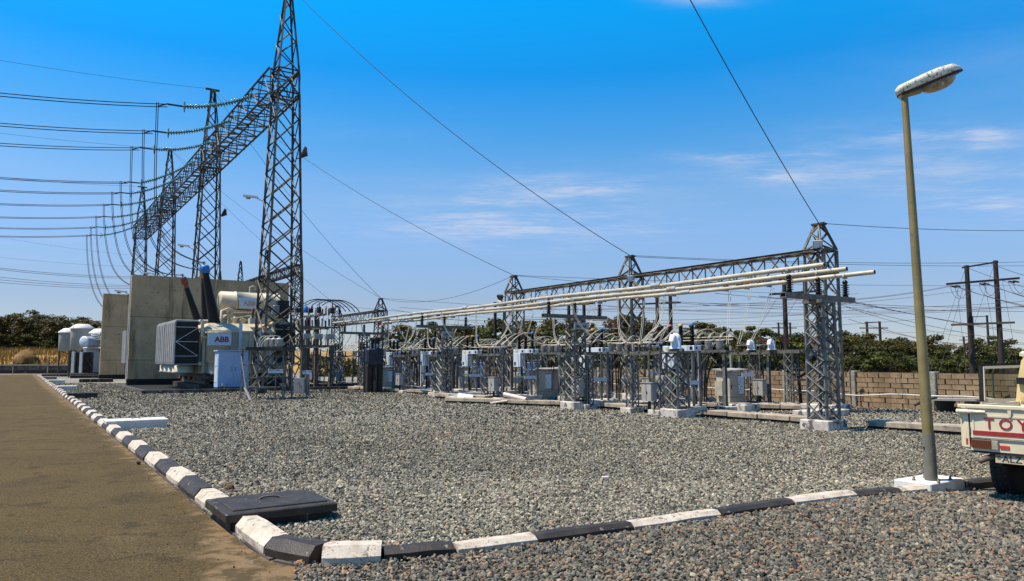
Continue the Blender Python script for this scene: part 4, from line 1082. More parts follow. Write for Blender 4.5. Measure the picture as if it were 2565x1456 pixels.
for u0, u1 in ((180, 203), (200, 228)):
    p0, p1 = at_y(u0 + 6, 936, 78), at_y(u1, 936, 78); w = p1.x - p0.x
    b = MB(); b.box(V(((p0.x + p1.x) / 2, 79, 1.5)), (w, 1.4, 2.1), X3, Y3); ra = b.build('radiator', M['radiator'], t2)
    b = MB()
    for k in range(9): b.box(V((p0.x + w * k / 8, 78.2, 1.5)), (.03, .2, 2.15), X3, Y3)
    b.bar(V((p0.x, 78.05, 1.0)), V((p1.x, 78.05, 2.4)), .04); b.bar(V((p0.x, 78.05, 2.4)), V((p1.x, 78.05, 1.0)), .04); b.build('fin', M['dark_steel'], ra)
    b = MB(); b.box(V((p0.x - .22, 78.4, 1.5)), (.28, .9, 2.2), X3, Y3); b.build('side_panel', M['white_paint'], ra)
b = MB()
for k in range(3): b.lathe(at_y(250 + 4 * k, 893, 81), V((.1, 0, 1)), sheds(12, 2.6, .12, .19), 12)
b.build('bushing', M['porcelain'], t2)
b = MB()
for k in range(3):
    c = at_y(240 + 3 * k, 838 + 5 * k, 80); b.tube([c + V((math.cos(a) * .45, math.sin(a) * .2, math.sin(a) * .12)) for a in [6.283 * i / 12 for i in range(13)]], .05, 5)
b.build('corona_ring', M['white_paint'], t2)
b = MB(); b.box(V((at_y(215, 940, 80).x, 80.5, .12)), (7, 5, .26), X3, Y3); b.build('foundation', M['blackened'], t2)
# grey fluted radiator edge between the two fire walls
mt = thing('middle_transformer', 'narrow grey radiator side showing between the two fire walls', 'transformer', W(60, 6.2, 0))
b = MB(); p = at_t(312, 905, 6.6)
for k in range(5): b.bb(st(p)[0] - 1.2 + .5 * k, st(p)[0] - .85 + .5 * k, 6.5, 7.8, 1.5, 3.9)
b.build('radiator', M['radiator'], mt)
b = MB(); b.bb(61.5, 72, 7.9, 13.5, .5, 3.7); b.build('tank', M['tpaint'], mt)

# ================================================================== INSULATOR STRINGS AND CONDUCTORS ON THE BIG GANTRY
disc = MB(); disc.lathe((0, 0, 0), ZV, [(.03, -.02), (.05, .0), (.14, .012), (.145, .03), (.10, .055), (.05, .075), (.045, .14), (.03, .145)], 12); dm = disc.mesh('insulator_disc', M['glass_disc'])
PH = []
STR = [(457, 267), (417, 333), (382, 374), (350, 459), (325, 485), (300, 514), (278, 544), (262, 570), (250, 590)]
ORDN = ['first', 'second', 'third', 'fourth', 'fifth', 'sixth', 'seventh', 'eighth', 'ninth']
for i, (u, v) in enumerate(STR):
    e = at_t(u, v, 6.8); s = st(e)[0]
    a = W(s, TT - .85, 16.95)
    d = (a - e); n = 26
    pts = sag(a, e, .22, n)
    r = thing('insulator_string', '%s string of glass insulator discs on the big gantry beam, counting from the near tower' % ORDN[i], 'insulator string', a, 'insulator strings on the big gantry')
    for k in range(n - 1):
        x, y, dd = frame(pts[k + 1] - pts[k])
        put('insulator_disc', dm, r, pts[k + 1], None, Matrix((x, y, dd)).transposed())
    b = MB(); b.tube(pts, .022, 5); b.build('core', M['dark_steel'], r)
    x, y, dd = frame(e - a)
    b = MB(); b.tube([e + (BV.cross(ZV) * math.cos(q) * .18 + ZV * math.sin(q) * .30) + BV * .1 for q in [6.283 * k / 14 for k in range(15)]], .02, 5); b.build('arcing_ring', M['dark_steel'], r)
    b = MB(); b.bar(e, e - BV * .75 - ZV * .02, .05, .09); b.bar(e - BV * .75, e - BV * 1.2 - ZV * .22, .06); b.build('clamp', M['dark_steel'], r)
    end0 = e - BV * .75 - ZV * .02
    far = W(s, -30, 17.2 + .02 * i)
    twin = V((0, 0, -.16)) if i < 3 else V((0, 0, -.10))
    pts = sag(end0, far, 1.9, 30)
    wire('line_conductor', 'twin line conductor leaving to the left from the %s insulator string' % ORDN[i], 'power line', pts, .026, 'dark_wire' if i < 3 else 'copper', 'twin conductors of the big gantry', 5, twin)
    PH.append((s, e))
# jumpers hanging from the string ends
JT = [at_s(512, 660, 47.0), W(48.9, 9.28, 7.3), at_s(458, 690, 52.4)]
for i, (s, e) in enumerate(PH):
    p = e - BV * 1.3 - ZV * .02
    if i < 3:
        pts = bez(p, p - ZV * 6.5 + BV * .1, JT[i] + ZV * (.6 - .4 * i) - BV * 3.2, JT[i], 22)
    elif i < 6:
        q_ = W(s + 3, 8.8, 8.4)
        pts = bez(p, p - ZV * 6.0 + BV * .3, q_ - BV * 1.6 + ZV * .5, q_, 20)
    else:
        q_ = W(s + 2, 9.0, 6.8)
        pts = bez(p, p - ZV * 6.5 + BV * .3, q_ - BV * 1.8 + ZV * .5, q_, 20)
    wire('jumper_cable', 'brown jumper cable hanging from the %s insulator string of the big gantry' % ORDN[i], 'cable', pts, .022, 'dark_wire' if i < 3 else 'copper', 'jumper cables of the big gantry', 5, V((.10, 0, 0)))

# lights bracketed on the big towers
def tower_lamp(u, v, t, label, k=1.0):
    p = at_t(u, v, t); r = thing('tower_lamp', label, 'lamp', p, 'lamps bracketed on the tall towers')
    d = (-X3 + ZV * .12).normalized(); x = Y3; z = d.cross(x)
    b = MB(); b.prism([p + d * .48 * k + x * .05, p + d * .42 * k + x * .13, p - d * .4 * k + x * .11, p - d * .42 * k - x * .11, p + d * .42 * k - x * .13], V((0, 0, .11 * k))); b.build('housing', M['white_paint'], r)
    b = MB(); b.lathe(p + d * .15 * k - ZV * .06, -ZV, [(.14 * k, -.06), (.13 * k, .03), (.05 * k, .06)], 10); b.build('bowl', M['grey_box'], r)
    b = MB(); b.tube([p - d * .38 * k, p - d * .75 * k - ZV * .15, p - d * .85 * k - ZV * .7], .035, 6); b.build('bracket', M['grey_box'], r)
tower_lamp(628, 495, 10.9, 'pale street type lamp bracketed on the near tower')
tower_lamp(460, 617, 10.2, 'pale lamp bracketed on the second tall tower')
tower_lamp(372, 686, 9.2, 'pale lamp just above the top edge of the first fire wall')
tower_lamp(303, 732, 6.0, 'pale lamp beside the left end of the first fire wall')
for u, v, t, lab in ((760, 382, 12.2, 'dark floodlight seen edge on, fixed to the right leg of the near tower'), (560, 533, 12.2, 'dark floodlight on the right leg of the second tall tower'), (437, 700, 12.0, 'small dark floodlight on the third tall tower above the fire wall')):
    p = at_t(u, v, t); r = thing('floodlight', lab, 'floodlight', p, 'floodlights on the tall towers')
    d = (X3 * .45 + ZV * .9).normalized()
    b = MB(); b.box(p, (.62, .30, .07), d, Y3, d.cross(Y3)); b.prism([p - d * .3, p + d * .3, p - d * .05 + X3 * .22 - ZV * .12], Y3 * .16); b.build('housing', M['dark_steel'], r)
    b = MB(); b.tube([p - d * .3, p - X3 * .35 - ZV * .35], .03, 5); b.build('bracket', M['dark_steel'], r)

# ---- earth wires
PK = [W(s, TT, 22.5) for s in TS]; GP = [W(s, GT, 6.28) for s in GS]
def ew(label, p, q, dz, r=.014, m='dark_wire', grp='earth wires between the peaks'):
    wire('earth_wire', label, 'wire', sag(p, q, dz, 22), r, m, grp)
ew('thin earth wire from the near tall tower to the second low gantry column', PK[0], GP[1], .9, .017)
ew('thin earth wire from the second tall tower to the third low gantry column', PK[1], GP[2], .9, .016)
ew('thin earth wire from the second tall tower to the fourth low gantry column', PK[1], GP[3], .8)
ew('thin earth wire from the third tall tower to the fourth low gantry column', PK[2], GP[3], .7)
ew('thin earth wire from the third tall tower to the farthest low gantry column', PK[2], GP[4], .6)
g0 = GP[0]; tgt = at_y(1500, -430, 14.0)
ew('thin earth wire rising from the nearest low gantry column out over the yard', g0, tgt, .25, .014)
for i, (s, z) in enumerate(((TS[1], 20.6), (TS[2], 20.9), (TS[3], 20.8))):
    p = W(s, -30, 23.2); ew('thin earth wire leaving to the left from the peak of the %s tall tower' % ['second', 'third', 'farthest'][i], PK[i + 1], p, 1.2, .012)
ew('slack earth wire between the third and fourth low gantry columns', GP[2], GP[3], .75, .012)
for i, (p, q, z) in enumerate(((GP[0], at_y(2700, 574, 32), .15), (GP[1], at_y(2700, 652, 42), .25), (GP[1] + ZV * -.05, at_y(2700, 664, 43), .2), (GP[2], at_y(2000, 735, 52), .2), (GP[2], at_y(2700, 712, 60), .3), (GP[3], at_y(2100, 790, 70), .4), (GP[4], at_y(1500, 800, 95), .4))):
    ew('thin earth wire running right from the %s' % ['nearest low gantry column', 'second low gantry column, upper of two', 'second low gantry column, lower of two', 'third low gantry column to the line poles', 'third low gantry column, longest', 'fourth low gantry column', 'farthest low gantry column'][i], p, q, z, .011)
# brown lines low at the far left
for i, (v0, v1, Y) in enumerate([(667, 693, 92), (671, 697, 92), (690, 715, 98), (697, 719, 98), (704, 723, 104), (640, 668, 120), (588, 640, 130)]):
    p, q = at_y(-40, v0, Y - 25), at_y(335, v1, Y)
    wire('line_conductor', 'low brown conductor at far left behind the fire wall, %s from the bottom' % ['fifth', 'fourth', 'third', 'second', 'lowest', 'sixth', 'seventh'][i] if i != 4 else 'lowest brown conductor at far left running behind the fire wall', 'power line', sag(p, q, .25, 12), .022 if i < 5 else .012, 'copper', 'brown conductors behind the fire wall')
# ================================================================== BUSBARS
BUS_T = [15.25, 16.4, 17.55]; BZ = 3.83
pin = MB(); pin.lathe((0, 0, 0), ZV, [(.07, 0), (.07, .05)] + sheds(5, .28, .05, .105, .05) + [(.06, .34), (.06, .36), (.075, .38), (.05, .42), (.03, .44)], 14)
pinm = pin.mesh('post_insulator', M['porcelain'])
SS = [10.95, 20.6, 30.3, 39.9]
SN = ['nearest lattice busbar post with white plinth, right of centre', 'second lattice busbar post with a grey name plate', 'third lattice busbar post, left of centre', 'farthest lattice busbar post behind the black stained unit']
for i, s in enumerate(SS):
    r = thing('busbar_post', SN[i], 'busbar post', W(s, 16.4, 0), 'lattice busbar posts')
    lattice(r, s, 16.4, [(.27, .50), (3.12, .46)], [8], .065, .034, 'blue_steel', i < 3, (), (0,))
    b = MB(); b.cbox(W(s, 16.4, .12), (.78, .78, .30), .02); b.build('plinth', M['plinth'], r)
    b = MB(); b.bb(s - .2, s + .2, 16.2, 16.6, .27, .34); b.build('base_plate', M['steel'], r)
    b = MB(); b.bb(s - .27, s + .27, 16.12, 16.68, 3.1, 3.18); b.build('end_plate', M['steel'], r)
    b = MB(); b.bb(s - .09, s + .09, 15.0, 17.85, 3.18, 3.21); b.bb(s - .08, s - .065, 15.0, 17.85, 3.21, 3.29); b.bb(s + .065, s + .08, 15.0, 17.85, 3.21, 3.29); b.bb(s - .08, s + .08, 15.0, 17.85, 3.29, 3.31)
    b.build('crossbeam', M['steel'], r)
    for t in BUS_T: put('post_insulator', pinm, r, W(s, t, 3.31))
    if i in (1, 2):
        b = MB(); b.bb(s - .36, s - .34, 16.1, 16.75, 2.78, 3.02); pn = b.build('name_plate', M['sign_grey'], r)
        text('BUSBAR', .13, W(s - .345 - .02, 16.17, 2.84), BV, ZV, 'letter_black', pn, 'lettering', .002, .002)
ends = [10.0, 10.17, 10.15]; far = [41.8, 40.6, 39.9]
ctr = at_t(2065, 670, 15.25)
for k, t in enumerate(BUS_T):
    r = thing('bus_tube', ['long pale aluminium bus tube on the left of three, ending first', 'middle one of three long pale aluminium bus tubes', 'right hand bus tube of three, reaching farthest past the near post'][k], 'bus tube', W(ends[k], t, BZ), 'parallel aluminium bus tubes')
    b = MB(); s0, s1 = ends[k], far[k]; n = 20
    b.tube([W(s0 + (s1 - s0) * i / n, t, BZ + .05 - .045 * math.sin(math.pi * 3 * i / n) ** 2) for i in range(n + 1)], .058, 12); b.build('tube', M['tube'], r)
    for s in (15.2, 21.6, 26.2, 31.4, 36.0):
        b = MB(); b.tube([W(s + k * .5, t, BZ + .03), W(s + .35 + k * .5, t, BZ + .03)], .074, 12); b.build('sleeve', M['grey_porcelain'], r)
    b = MB(); b.tube([W(s0 - .004, t, BZ + .05), W(s0 + .02, t, BZ + .05)], .045, 10); b.build('open_end', M['black_metal'], r)
    for s in SS:
        if s0 < s < s1:
            b = MB(); b.tube([W(s - .03, t, BZ + .02), W(s + .03, t, BZ + .02)], .078, 10); b.bb(s - .04, s + .04, t - .05, t + .05, BZ - .05, BZ - .02); b.build('clamp', M['grey_box'], r)

# ================================================================== FEEDER BAYS
BAY0, PITCH, NB = 17.45, 4.55, 8
def bay_label(k): return ['nearest bay', 'second bay from right', 'third bay from right', 'fourth bay from right', 'fifth bay from right', 'third bay from farthest', 'second bay from farthest', 'farthest bay'][k]
PHASE = [(.5, 'red'), (0, 'yellow'), (-.5, 'blue')]
s0 = BAY0
protos = []      # (root, label template)
def P(root, lab): protos.append((root, lab)); root['label'] = lab % bay_label(0); return root
def brkr():
    r = thing('circuit_breaker', '', 'circuit breaker', W(s0, 18.4, 0), 'circuit breakers of the feeder bays')
    b = MB(); b.cbox(W(s0, 18.4, .1), (1.5, .7, .24), .02); b.build('plinth', M['plinth'], r)
    b = MB(); b.cbox(W(s0, 18.4, 2.1), (1.46, .34, .17), .015); tb = b.build('top_box', M['breaker'], r)
    b = MB(); b.bb(s0 - .66, s0 - .54, 18.222, 18.229, 2.05, 2.15); b.bb(s0 - .73, s0 - .735, 18.3, 18.36, 2.06, 2.14); b.bb(s0 - .05, s0 + .06, 18.222, 18.229, 2.05, 2.14); b.build('vent', M['black_metal'], tb)
    b = MB(); b.bb(s0 + .45, s0 + .54, 18.222, 18.229, 2.05, 2.14); b.build('warning_label', M['yellow'], tb)
    b = MB(); b.cbox(W(s0 + .44, 18.36, 1.72), (.54, .28, .60), .015); mc = b.build('mechanism_cabinet', M['breaker'], r)
    b = MB(); b.bb(s0 + .50, s0 + .64, 18.212, 18.219, 1.49, 1.63); w_ = b.build('window', M['black_metal'], mc)
    b = MB(); b.bb(s0 + .525, s0 + .615, 18.208, 18.212, 1.515, 1.605); b.build('gauge', M['rust_steel'], w_)
    for ds in (-.62, .62):
        for dt in (-.16, .16):
            member('leg', W(s0 + ds, 18.4 + dt, .2), W(s0 + ds, 18.4 + dt, 2.02), .075, r, 'blue_steel')
    for dt in (-.16, .16):
        member('brace', W(s0 - .62, 18.4 + dt, .3), W(s0 + .1, 18.4 + dt, 2.0), .045, r, 'steel')
        member('brace', W(s0 - .62, 18.4 + dt, 1.0), W(s0 + .62, 18.4 + dt, 1.0), .045, r, 'steel')
        member('brace', W(s0 + .62, 18.4 + dt, .3), W(s0 - .2, 18.4 + dt, 1.2), .045, r, 'steel')
    b = MB(); b.tube([W(s0 + .3, 18.4, 1.42), W(s0 + .3, 18.4, .75), W(s0 + .22, 18.35, .1)], .05, 6); b.build('cable_conduit', M['rubber'], r)
    b = MB(); b.bb(s0 + .12, s0 + .25, 18.2, 18.22, 1.0, 1.12); b.build('tag_plate', M['teal'], r)
    for ds, c in PHASE:
        b = MB(); b.lathe(W(s0 + ds, 18.4, 2.185), ZV, sheds(9, .30, .06, .088) + [(.065, .31), (.10, .315), (.10, .345), (.065, .35)] + sheds(9, .30, .06, .088, .36), 14)
        po = b.build('pole', M['porcelain'], r)
        b = MB(); b.lathe(W(s0 + ds, 18.4, 2.845), ZV, [(.075, 0), (.075, .05), (.05, .075)], 12); b.build('cap', M[c], po)
    return P(r, 'pale grey circuit breaker with three black poles in the %s')
brkr()
ctb = MB(); ctb.lathe((0, 0, 0), ZV, [(.12, 0), (.12, .04)] + sheds(6, .24, .098, .145, .04) + [(.115, .29), (.135, .30), (.135, .33), (.06, .345)], 18); ctm = ctb.mesh('insulator_body', M['grey_porcelain'])
ctt = MB(); ctt.lathe((0, 0, 0), ZV, [(.035, 0), (.035, .05), (.05, .055), (.05, .09)], 8); cttm = ctt.mesh('terminal', M['tube'])
def stand(t, z, half, name, leglat, lab, grp, ops=True):
    r = thing(name, '', 'equipment stand', W(s0, t, 0), grp)
    b = MB(); b.bb(s0 - half, s0 + half, t - .27, t - .21, z - .085, z); b.bb(s0 - half, s0 + half, t + .21, t + .27, z - .085, z)
    for ds in (-half + .1, 0, half - .1): b.bb(s0 + ds - .04, s0 + ds + .04, t - .205, t + .205, z - .075, z - .02)
    b.build('top_frame', M['steel'], r)
    for sg in (-1, 1):
        sx = s0 + sg * (half - .28)
        b = MB(); b.cbox(W(sx, t, .08), (.5, .62, .2), .02); b.build('plinth', M['plinth'], r)
        if leglat:
            lattice(r, sx, t, [(.17, .28), (z - .13, .26)], [5], .04, .022, 'blue_steel', True)
        else:
            b = MB(); b.bb(sx - .05, sx + .05, t - .055, t - .045, .17, z - .13); b.bb(sx - .05, sx + .05, t + .045, t + .055, .17, z - .13); b.bb(sx - .006, sx + .006, t - .045, t + .045, .17, z - .13)
            b.build('leg', M['blue_steel'], r)
    member('brace', W(s0 - half + .28, t, z - .75), W(s0, t, z - .13), .04, r, 'steel'); member('brace', W(s0 + half - .28, t, z - .75), W(s0, t, z - .13), .04, r, 'steel')
    return P(r, lab)
stand(19.75, 2.05, .95, 'transformer_stand', False, 'steel stand carrying three ribbed pale transformers in the %s', 'stands of the ribbed transformers')
for ds, c in PHASE:
    r = thing('current_transformer', '', 'current transformer', W(s0 + ds, 19.75, 2.05), 'ribbed pale current transformers')
    put('insulator_body', ctm, r, W(s0 + ds, 19.75, 2.05)); put('terminal', cttm, r, W(s0 + ds, 19.75, 2.39))
    P(r, 'ribbed pale %s phase current transformer in the %%s' % c)
smp = MB(); smp.lathe((0, 0, 0), ZV, [(.05, 0), (.05, .02)] + sheds(5, .20, .032, .058, .02) + [(.035, .23)], 10); smpm = smp.mesh('post_insulator', M['porcelain'])
capm = {}
for _, c in PHASE:
    b = MB(); b.lathe((0, 0, 0), ZV, [(.042, 0), (.042, .035), (.025, .05)], 8); capm[c] = b.mesh('cap', M[c])
def isolator(t, z, side):
    r = stand(t, z, .92, 'isolator_stand', side == 'bus', 'steel stand of the %s isolator in the %%s' % side, 'isolator stands of the feeder bays')
    b = MB(); b.tube([W(s0 - .45, t - .25, z - .05), W(s0 - .45, t - .25, 1.02)], .026, 6); b.build('drive_rod', M['steel'], r)
    ob_ = thing('operating_box', '', 'switch box', W(s0 - .45, t - .25, .42), 'grey operating boxes')
    b = MB(); b.cbox(W(s0 - .45, t - .28, .72), (.44, .26, .56), .012); b.build('box', M['grey_box'], ob_)
    b = MB(); b.bb(s0 - .7, s0 - .2, t - .43, t - .13, 1.0, 1.02); b.build('lid', M['grey_box'], ob_)
    b = MB(); b.bb(s0 - .455, s0 - .445, t - .42, t - .405, .46, .98); b.bb(s0 - .50, s0 - .48, t - .425, t - .41, .66, .74); b.build('door_seam', M['black_metal'], ob_)
    b = MB(); b.tube([W(s0 - .45, t - .28, .44), W(s0 - .43, t - .26, .2), W(s0 - .3, t - .1, .03)], .05, 6); b.build('cable', M['rubber'], ob_)
    P(ob_, 'grey operating box under the %s isolator in the %%s' % side)
    for ds, c in PHASE:
        i_ = thing('isolator', '', 'isolator', W(s0 + ds, t, z), 'isolator poles of the feeder bays')
        for dt in (-.24, .24):
            po = put('post_insulator', smpm, i_, W(s0 + ds, t + dt, z))
            put('cap', capm[c], po, W(s0 + ds, t + dt, z + .225))
        b = MB(); b.bb(s0 + ds - .05, s0 + ds + .05, t - .3, t + .3, z, z + .022); b.build('base_rail', M['steel'], i_)
        b = MB(); b.tube([W(s0 + ds, t - .30, z + .255), W(s0 + ds, t + .30, z + .285)], .016, 6); b.bb(s0 + ds - .02, s0 + ds + .02, t - .04, t + .04, z + .25, z + .31); b.build('blade', M['cable'], i_)
        P(i_, '%s capped pole pair of the %s isolator in the %%s' % (c, side))
isolator(16.75, 1.98, 'bus')
isolator(21.1, 2.0, 'line')
isolator(23.9, 2.05, 'rear')
# lattice marshalling frame with earth switches between breaker and rear isolator
r = stand(22.55, 2.3, .8, 'post_frame', True, 'lattice frame with tall dark posts at the rear of the %s', 'lattice post frames of the feeder bays')
for ds, c in PHASE:
    b = MB(); b.lathe(W(s0 + ds, 22.55, 2.3), ZV, sheds(9, .46, .04, .07), 10); b.build('tall_post', M['porcelain'], r)
    b = MB(); b.tube([W(s0 + ds, 22.55, 2.76), W(s0 + ds, 22.3, 2.9), W(s0 + ds, 21.5, 2.45)], .012, 5); b.build('lead', M['cable'], r)
for dt, z in ((-.45, 1.7), (.45, 1.2)):
    b = MB(); b.tube([W(s0 - .8, 22.55 + dt, z), W(s0 + .9, 22.55 + dt, z)], .03, 6); b.build('rail', M['steel'], r)
q = thing('cable_riser', '', 'cable', W(s0 + .9, 20.4, 0), 'black cable risers in the bays')
b = MB()
for k in range(3): b.tube(bez(W(s0 + .95 - .1 * k, 20.4, 0), W(s0 + .95 - .1 * k, 20.4, 1.0), W(s0 + .7 - .1 * k, 20.2, 1.6), W(s0 + .5 - .5 * k, 19.9, 2.0), 10), .03, 6)
b.build('cable_bundle', M['rubber'], q)
P(q, 'black cables rising under the ribbed transformers in the %s')
q = thing('marshalling_box', '', 'switch box', W(s0 + 1.6, 19.2, 0), 'low grey marshalling boxes')
b = MB(); b.cbox(W(s0 + 1.6, 19.2, .85), (.38, .5, .62), .012); b.build('box', M['grey_box'], q)
b = MB(); b.bb(s0 + 1.56, s0 + 1.64, 19.12, 19.28, 0, .55); b.build('post', M['blue_steel'], q)
b = MB(); b.bb(s0 + 1.395, s0 + 1.41, 18.99, 19.41, .58, 1.12); b.build('door', M['sign_grey'], q)
P(q, 'low grey marshalling box left of the breaker in the %s')
q = thing('tubular_bus', '', 'bus tube', W(s0, 24.4, 2.5), 'short tubular links at the rear')
b = MB()
for dz in (0, .12): b.tube([W(s0 - 1.9, 24.2 + dz, 2.55 + dz), W(s0 + 1.9, 24.2 + dz, 2.55 + dz)], .022, 8)
b.build('link_tube', M['tube'], q)
P(q, 'short pale tubular link above the rear isolator in the %s')
# flexible connections
tw = AV * .05
for ds, c in PHASE:
    s = s0 + ds
    def cab(nm, lab, pts, grp, r=.011, m='cable', twin=tw):
        P(wire(nm, '', 'cable', pts, r, m, grp, 5, twin), lab)
    cab('arch_cable', 'pale arching cable to the %s capped breaker pole in the %%s' % c, bez(W(s, 17.05, 2.28), W(s + .05, 17.3, 2.32), W(s + .05, 17.7, 3.0), W(s, 18.33, 2.86), 12), 'arching cables to the breaker poles')
    cab('loop_cable', 'pale loop from breaker to %s phase current transformer in the %%s' % c, bez(W(s, 18.5, 2.53), W(s, 18.9, 2.75), W(s, 19.4, 2.9), W(s, 19.74, 2.47), 10), 'looping cables between breakers and transformers')
    cab('loop_cable', 'pale loop from %s phase current transformer onward in the %%s' % c, bez(W(s, 19.77, 2.47), W(s, 20.0, 2.85), W(s, 20.5, 2.6), W(s, 20.84, 2.28), 10), 'looping cables between transformers and isolators')
    k = PHASE.index((ds, c)); bt = BUS_T[k]
    cab('dropper_cable', 'slack dropper from bus tube to %s bus isolator in the %%s' % c, bez(W(s + 1.35 - .5 * k, bt, BZ), W(s + 1.3 - .5 * k, bt + .02, 2.6), W(s + .9 - .2 * k, 16.2, 2.12), W(s, 16.5, 2.28), 14), 'dropper cables from the bus tubes', .012, 'cable', AV * .07)
    cab('line_dropper', 'pale cable rising to the gantry beam, %s phase, in the %%s' % c, sag(W(s, 21.35, 2.28), W(s * 1.0 + ds * .9, 22.1, 4.25), .12, 8), 'risers to the low gantry beam', .010, 'cable', AV * .09)
# phase plates under the low beam and insulators holding the outgoing lines
for ds, c in PHASE:
    s = s0 + ds * 1.9
    r = thing('phase_plate', '', 'phase plate', W(s, 22.1, 4.3), 'coloured phase plates on the low gantry')
    b = MB(); b.bb(s - .012, s, 21.68, 21.98, 4.26, 4.54); b.build('plate', M[c], r)
    b = MB(); b.bb(s - .005, s + .01, 21.8, 21.84, 4.5, 4.62); b.build('hanger', M['steel'], r)
    P(r, '%s plate hanging under the low gantry beam over the %%s' % c)
    r = thing('suspension_insulator', '', 'insulator', W(s, 22.3, 4.5), 'black insulators under the low gantry beam')
    b = MB(); b.lathe(W(s, 22.45, 4.58), (BV - ZV * .12).normalized(), sheds(6, .6, .035, .085), 10); b.build('sheds', M['porcelain'], r)
    P(r, 'black insulator of the %s line on the low gantry, %%s' % c)
base = list(protos)
for k in range(1, NB):
    for root, lab in base:
        sg = k
        n = root.name.split('.')[0]
        if n in ('phase_plate', 'suspension_insulator', 'line_dropper') and k in (4, 5): 
            if k == 4: continue
        dx = -1.0 if k == 1 and ('bus isolator' in lab or 'arching' in lab) else 0.0     # this stand sits beside the kiosk, not in front of it
        c = copy_tree(root, W(PITCH * k + dx, 0))
        c['label'] = lab % bay_label(k)
def kill(o):
    for ch in list(o.children): kill(ch)
    bpy.data.objects.remove(o)
for root, lab in base:
    if 'rear' in lab: kill(root)
base = [x for x in base if 'rear' not in x[1]]
# in the nearest bay the line isolator stands farther back, behind the kiosk
for root, lab in base:
    if (('line isolator' in lab or 'rear' in lab and False) and 'cable' not in lab and 'sign' not in lab):
        root.location += W(.55, 1.7); WL[root.name] = root.location.copy()
# the nearest bay differs: the bay signs
for k in range(NB):
    s = BAY0 + PITCH * k
    for t, dz in ((18.15, 0.92), (20.9, 1.15)):
        r = thing('bay_sign', 'small blue grey sign plate on the %s of the %s' % ('breaker legs' if t < 19 else 'line isolator leg', bay_label(k)), 'sign', W(s - .62, t, dz), 'small bay sign plates')
        b = MB(); b.bb(s - .68, s - .665, t - .30, t + .34, dz, dz + .13); b.build('plate', M['sign'], r)
        b = MB(); b.bb(s - .668, s - .64, t - .02, t + .02, dz - .06, dz + .2); b.build('bracket', M['steel'], r)

# ---- post with the white cable dome, in front of the nearest breaker
def dome(parent_label, s, t, z, k=1.0):
    r = thing('cable_dome', parent_label, 'cable dome', W(s, t, z), 'white cable domes')
    b = MB(); b.lathe(W(s, t, z), ZV, [(.20 * k, 0), (.20 * k, .03), (.155 * k, .05), (.155 * k, .30 * k), (.13 * k, .40 * k), (.07 * k, .46 * k), (.02, .475 * k)], 18); b.build('hood', M['white_plastic'], r)
    b = MB(); b.tube([W(s, t, z + .34 * k) - BV * .02, W(s - .02, t - .15 * k, z + .36 * k), W(s - .02, t - .2 * k, z + .2 * k)], .10 * k, 10); b.build('spout', M['white_plastic'], r)
    return r
ps, pt = 15.9, 16.55
r = thing('dome_stand', 'lattice stand with white plinth carrying a white cable dome, right of the nearest bay', 'equipment stand', W(ps, pt, 0))
lattice(r, ps, pt, [(.27, .46), (1.92, .44)], [5], .06, .032, 'blue_steel', True, (), (0,))
b = MB(); b.cbox(W(ps, pt, .11), (.74, .74, .30), .02); b.build('plinth', M['plinth'], r)
b = MB(); b.bb(ps - .32, ps + .32, pt - .3, pt + .3, 1.92, 1.97); b.bb(ps - .28, ps + .28, pt - .06, pt + .06, 1.97, 2.05); b.build('end_plate', M['steel'], r)
b = MB(); b.bb(ps - .2, ps + .2, pt - .2, pt + .2, .26, .33); b.build('base_plate', M['steel'], r)
dome('single white cable dome on the lattice stand in front of the nearest bay', ps, pt, 2.05, 1.0)
# cable end stand at the right: red terminations, two domes, black cables
es, et = 17.2, 22.85
r = thing('cable_end_stand', 'steel stand with black cables and red terminations beside the near low gantry column', 'equipment stand', W(es, et, 0))
for ds in (-.75, .75):
    lattice(r, es + ds, et, [(.2, .34), (1.95, .32)], [5], .045, .024, 'blue_steel', True)
    b = MB(); b.cbox(W(es + ds, et, .1), (.6, .7, .22), .02); b.build('plinth', M['plinth'], r)
b = MB(); b.bb(es - 1.2, es + 1.2, et - .14, et - .04, 1.95, 2.08); b.bb(es - 1.2, es + 1.2, et + .06, et + .16, 1.95, 2.08); b.build('top_frame', M['steel'], r)
b = MB()
for z in (.55, 1.0, 1.4): b.bb(es - 1.05, es - .95, et - .3, et + .5, z, z + .05)
b.build('cable_cleat_rack', M['steel'], r)
dome('left one of two white cable domes on the cable end stand', es + .78, et - .2, 2.08, .85)
dome('right one of two white cable domes on the cable end stand', es - .12, et - .2, 2.08, .85)
grpn = ['left', 'middle', 'right']
for gI, sx in enumerate((es + .45, es - .45, es - 1.25)):
    for k in range(3):
        q = thing('cable_termination', '%s of three red terminations in the %s cluster on the cable end stand' % (['first', 'second', 'third'][k], grpn[gI]), 'termination', W(sx - .14 * k, et + .1, 2.1), 'red ribbed cable terminations')
        p0, p1 = W(sx - .14 * k + .12, et - .22, 2.55), W(sx - .14 * k - .12, et + .28, 2.1)
        if gI == 2: p0, p1 = p0 + BV * .25, p1 + BV * .35
        b = MB(); b.lathe(p0, p1 - p0, sheds(3, (p1 - p0).length * .6, .02, .045), 10); b.build('sheath', M['red_porcelain'], q)
        pts = [p1.lerp(p0, .3), p1, p1 - ZV * .5 - AV * .05, W(es - .9, et + .15 + .06 * k, 1.1), W(es - 1.0, et + .1 + .06 * k, .02)]
        b = MB(); b.tube(pts, .022, 6); b.build('cable_tail', M['rubber'], q)
        b = MB(); b.tube([p0, p0 + (p0 - p1).normalized() * .22], .016, 5); b.build('lug', M['black_metal'], q)

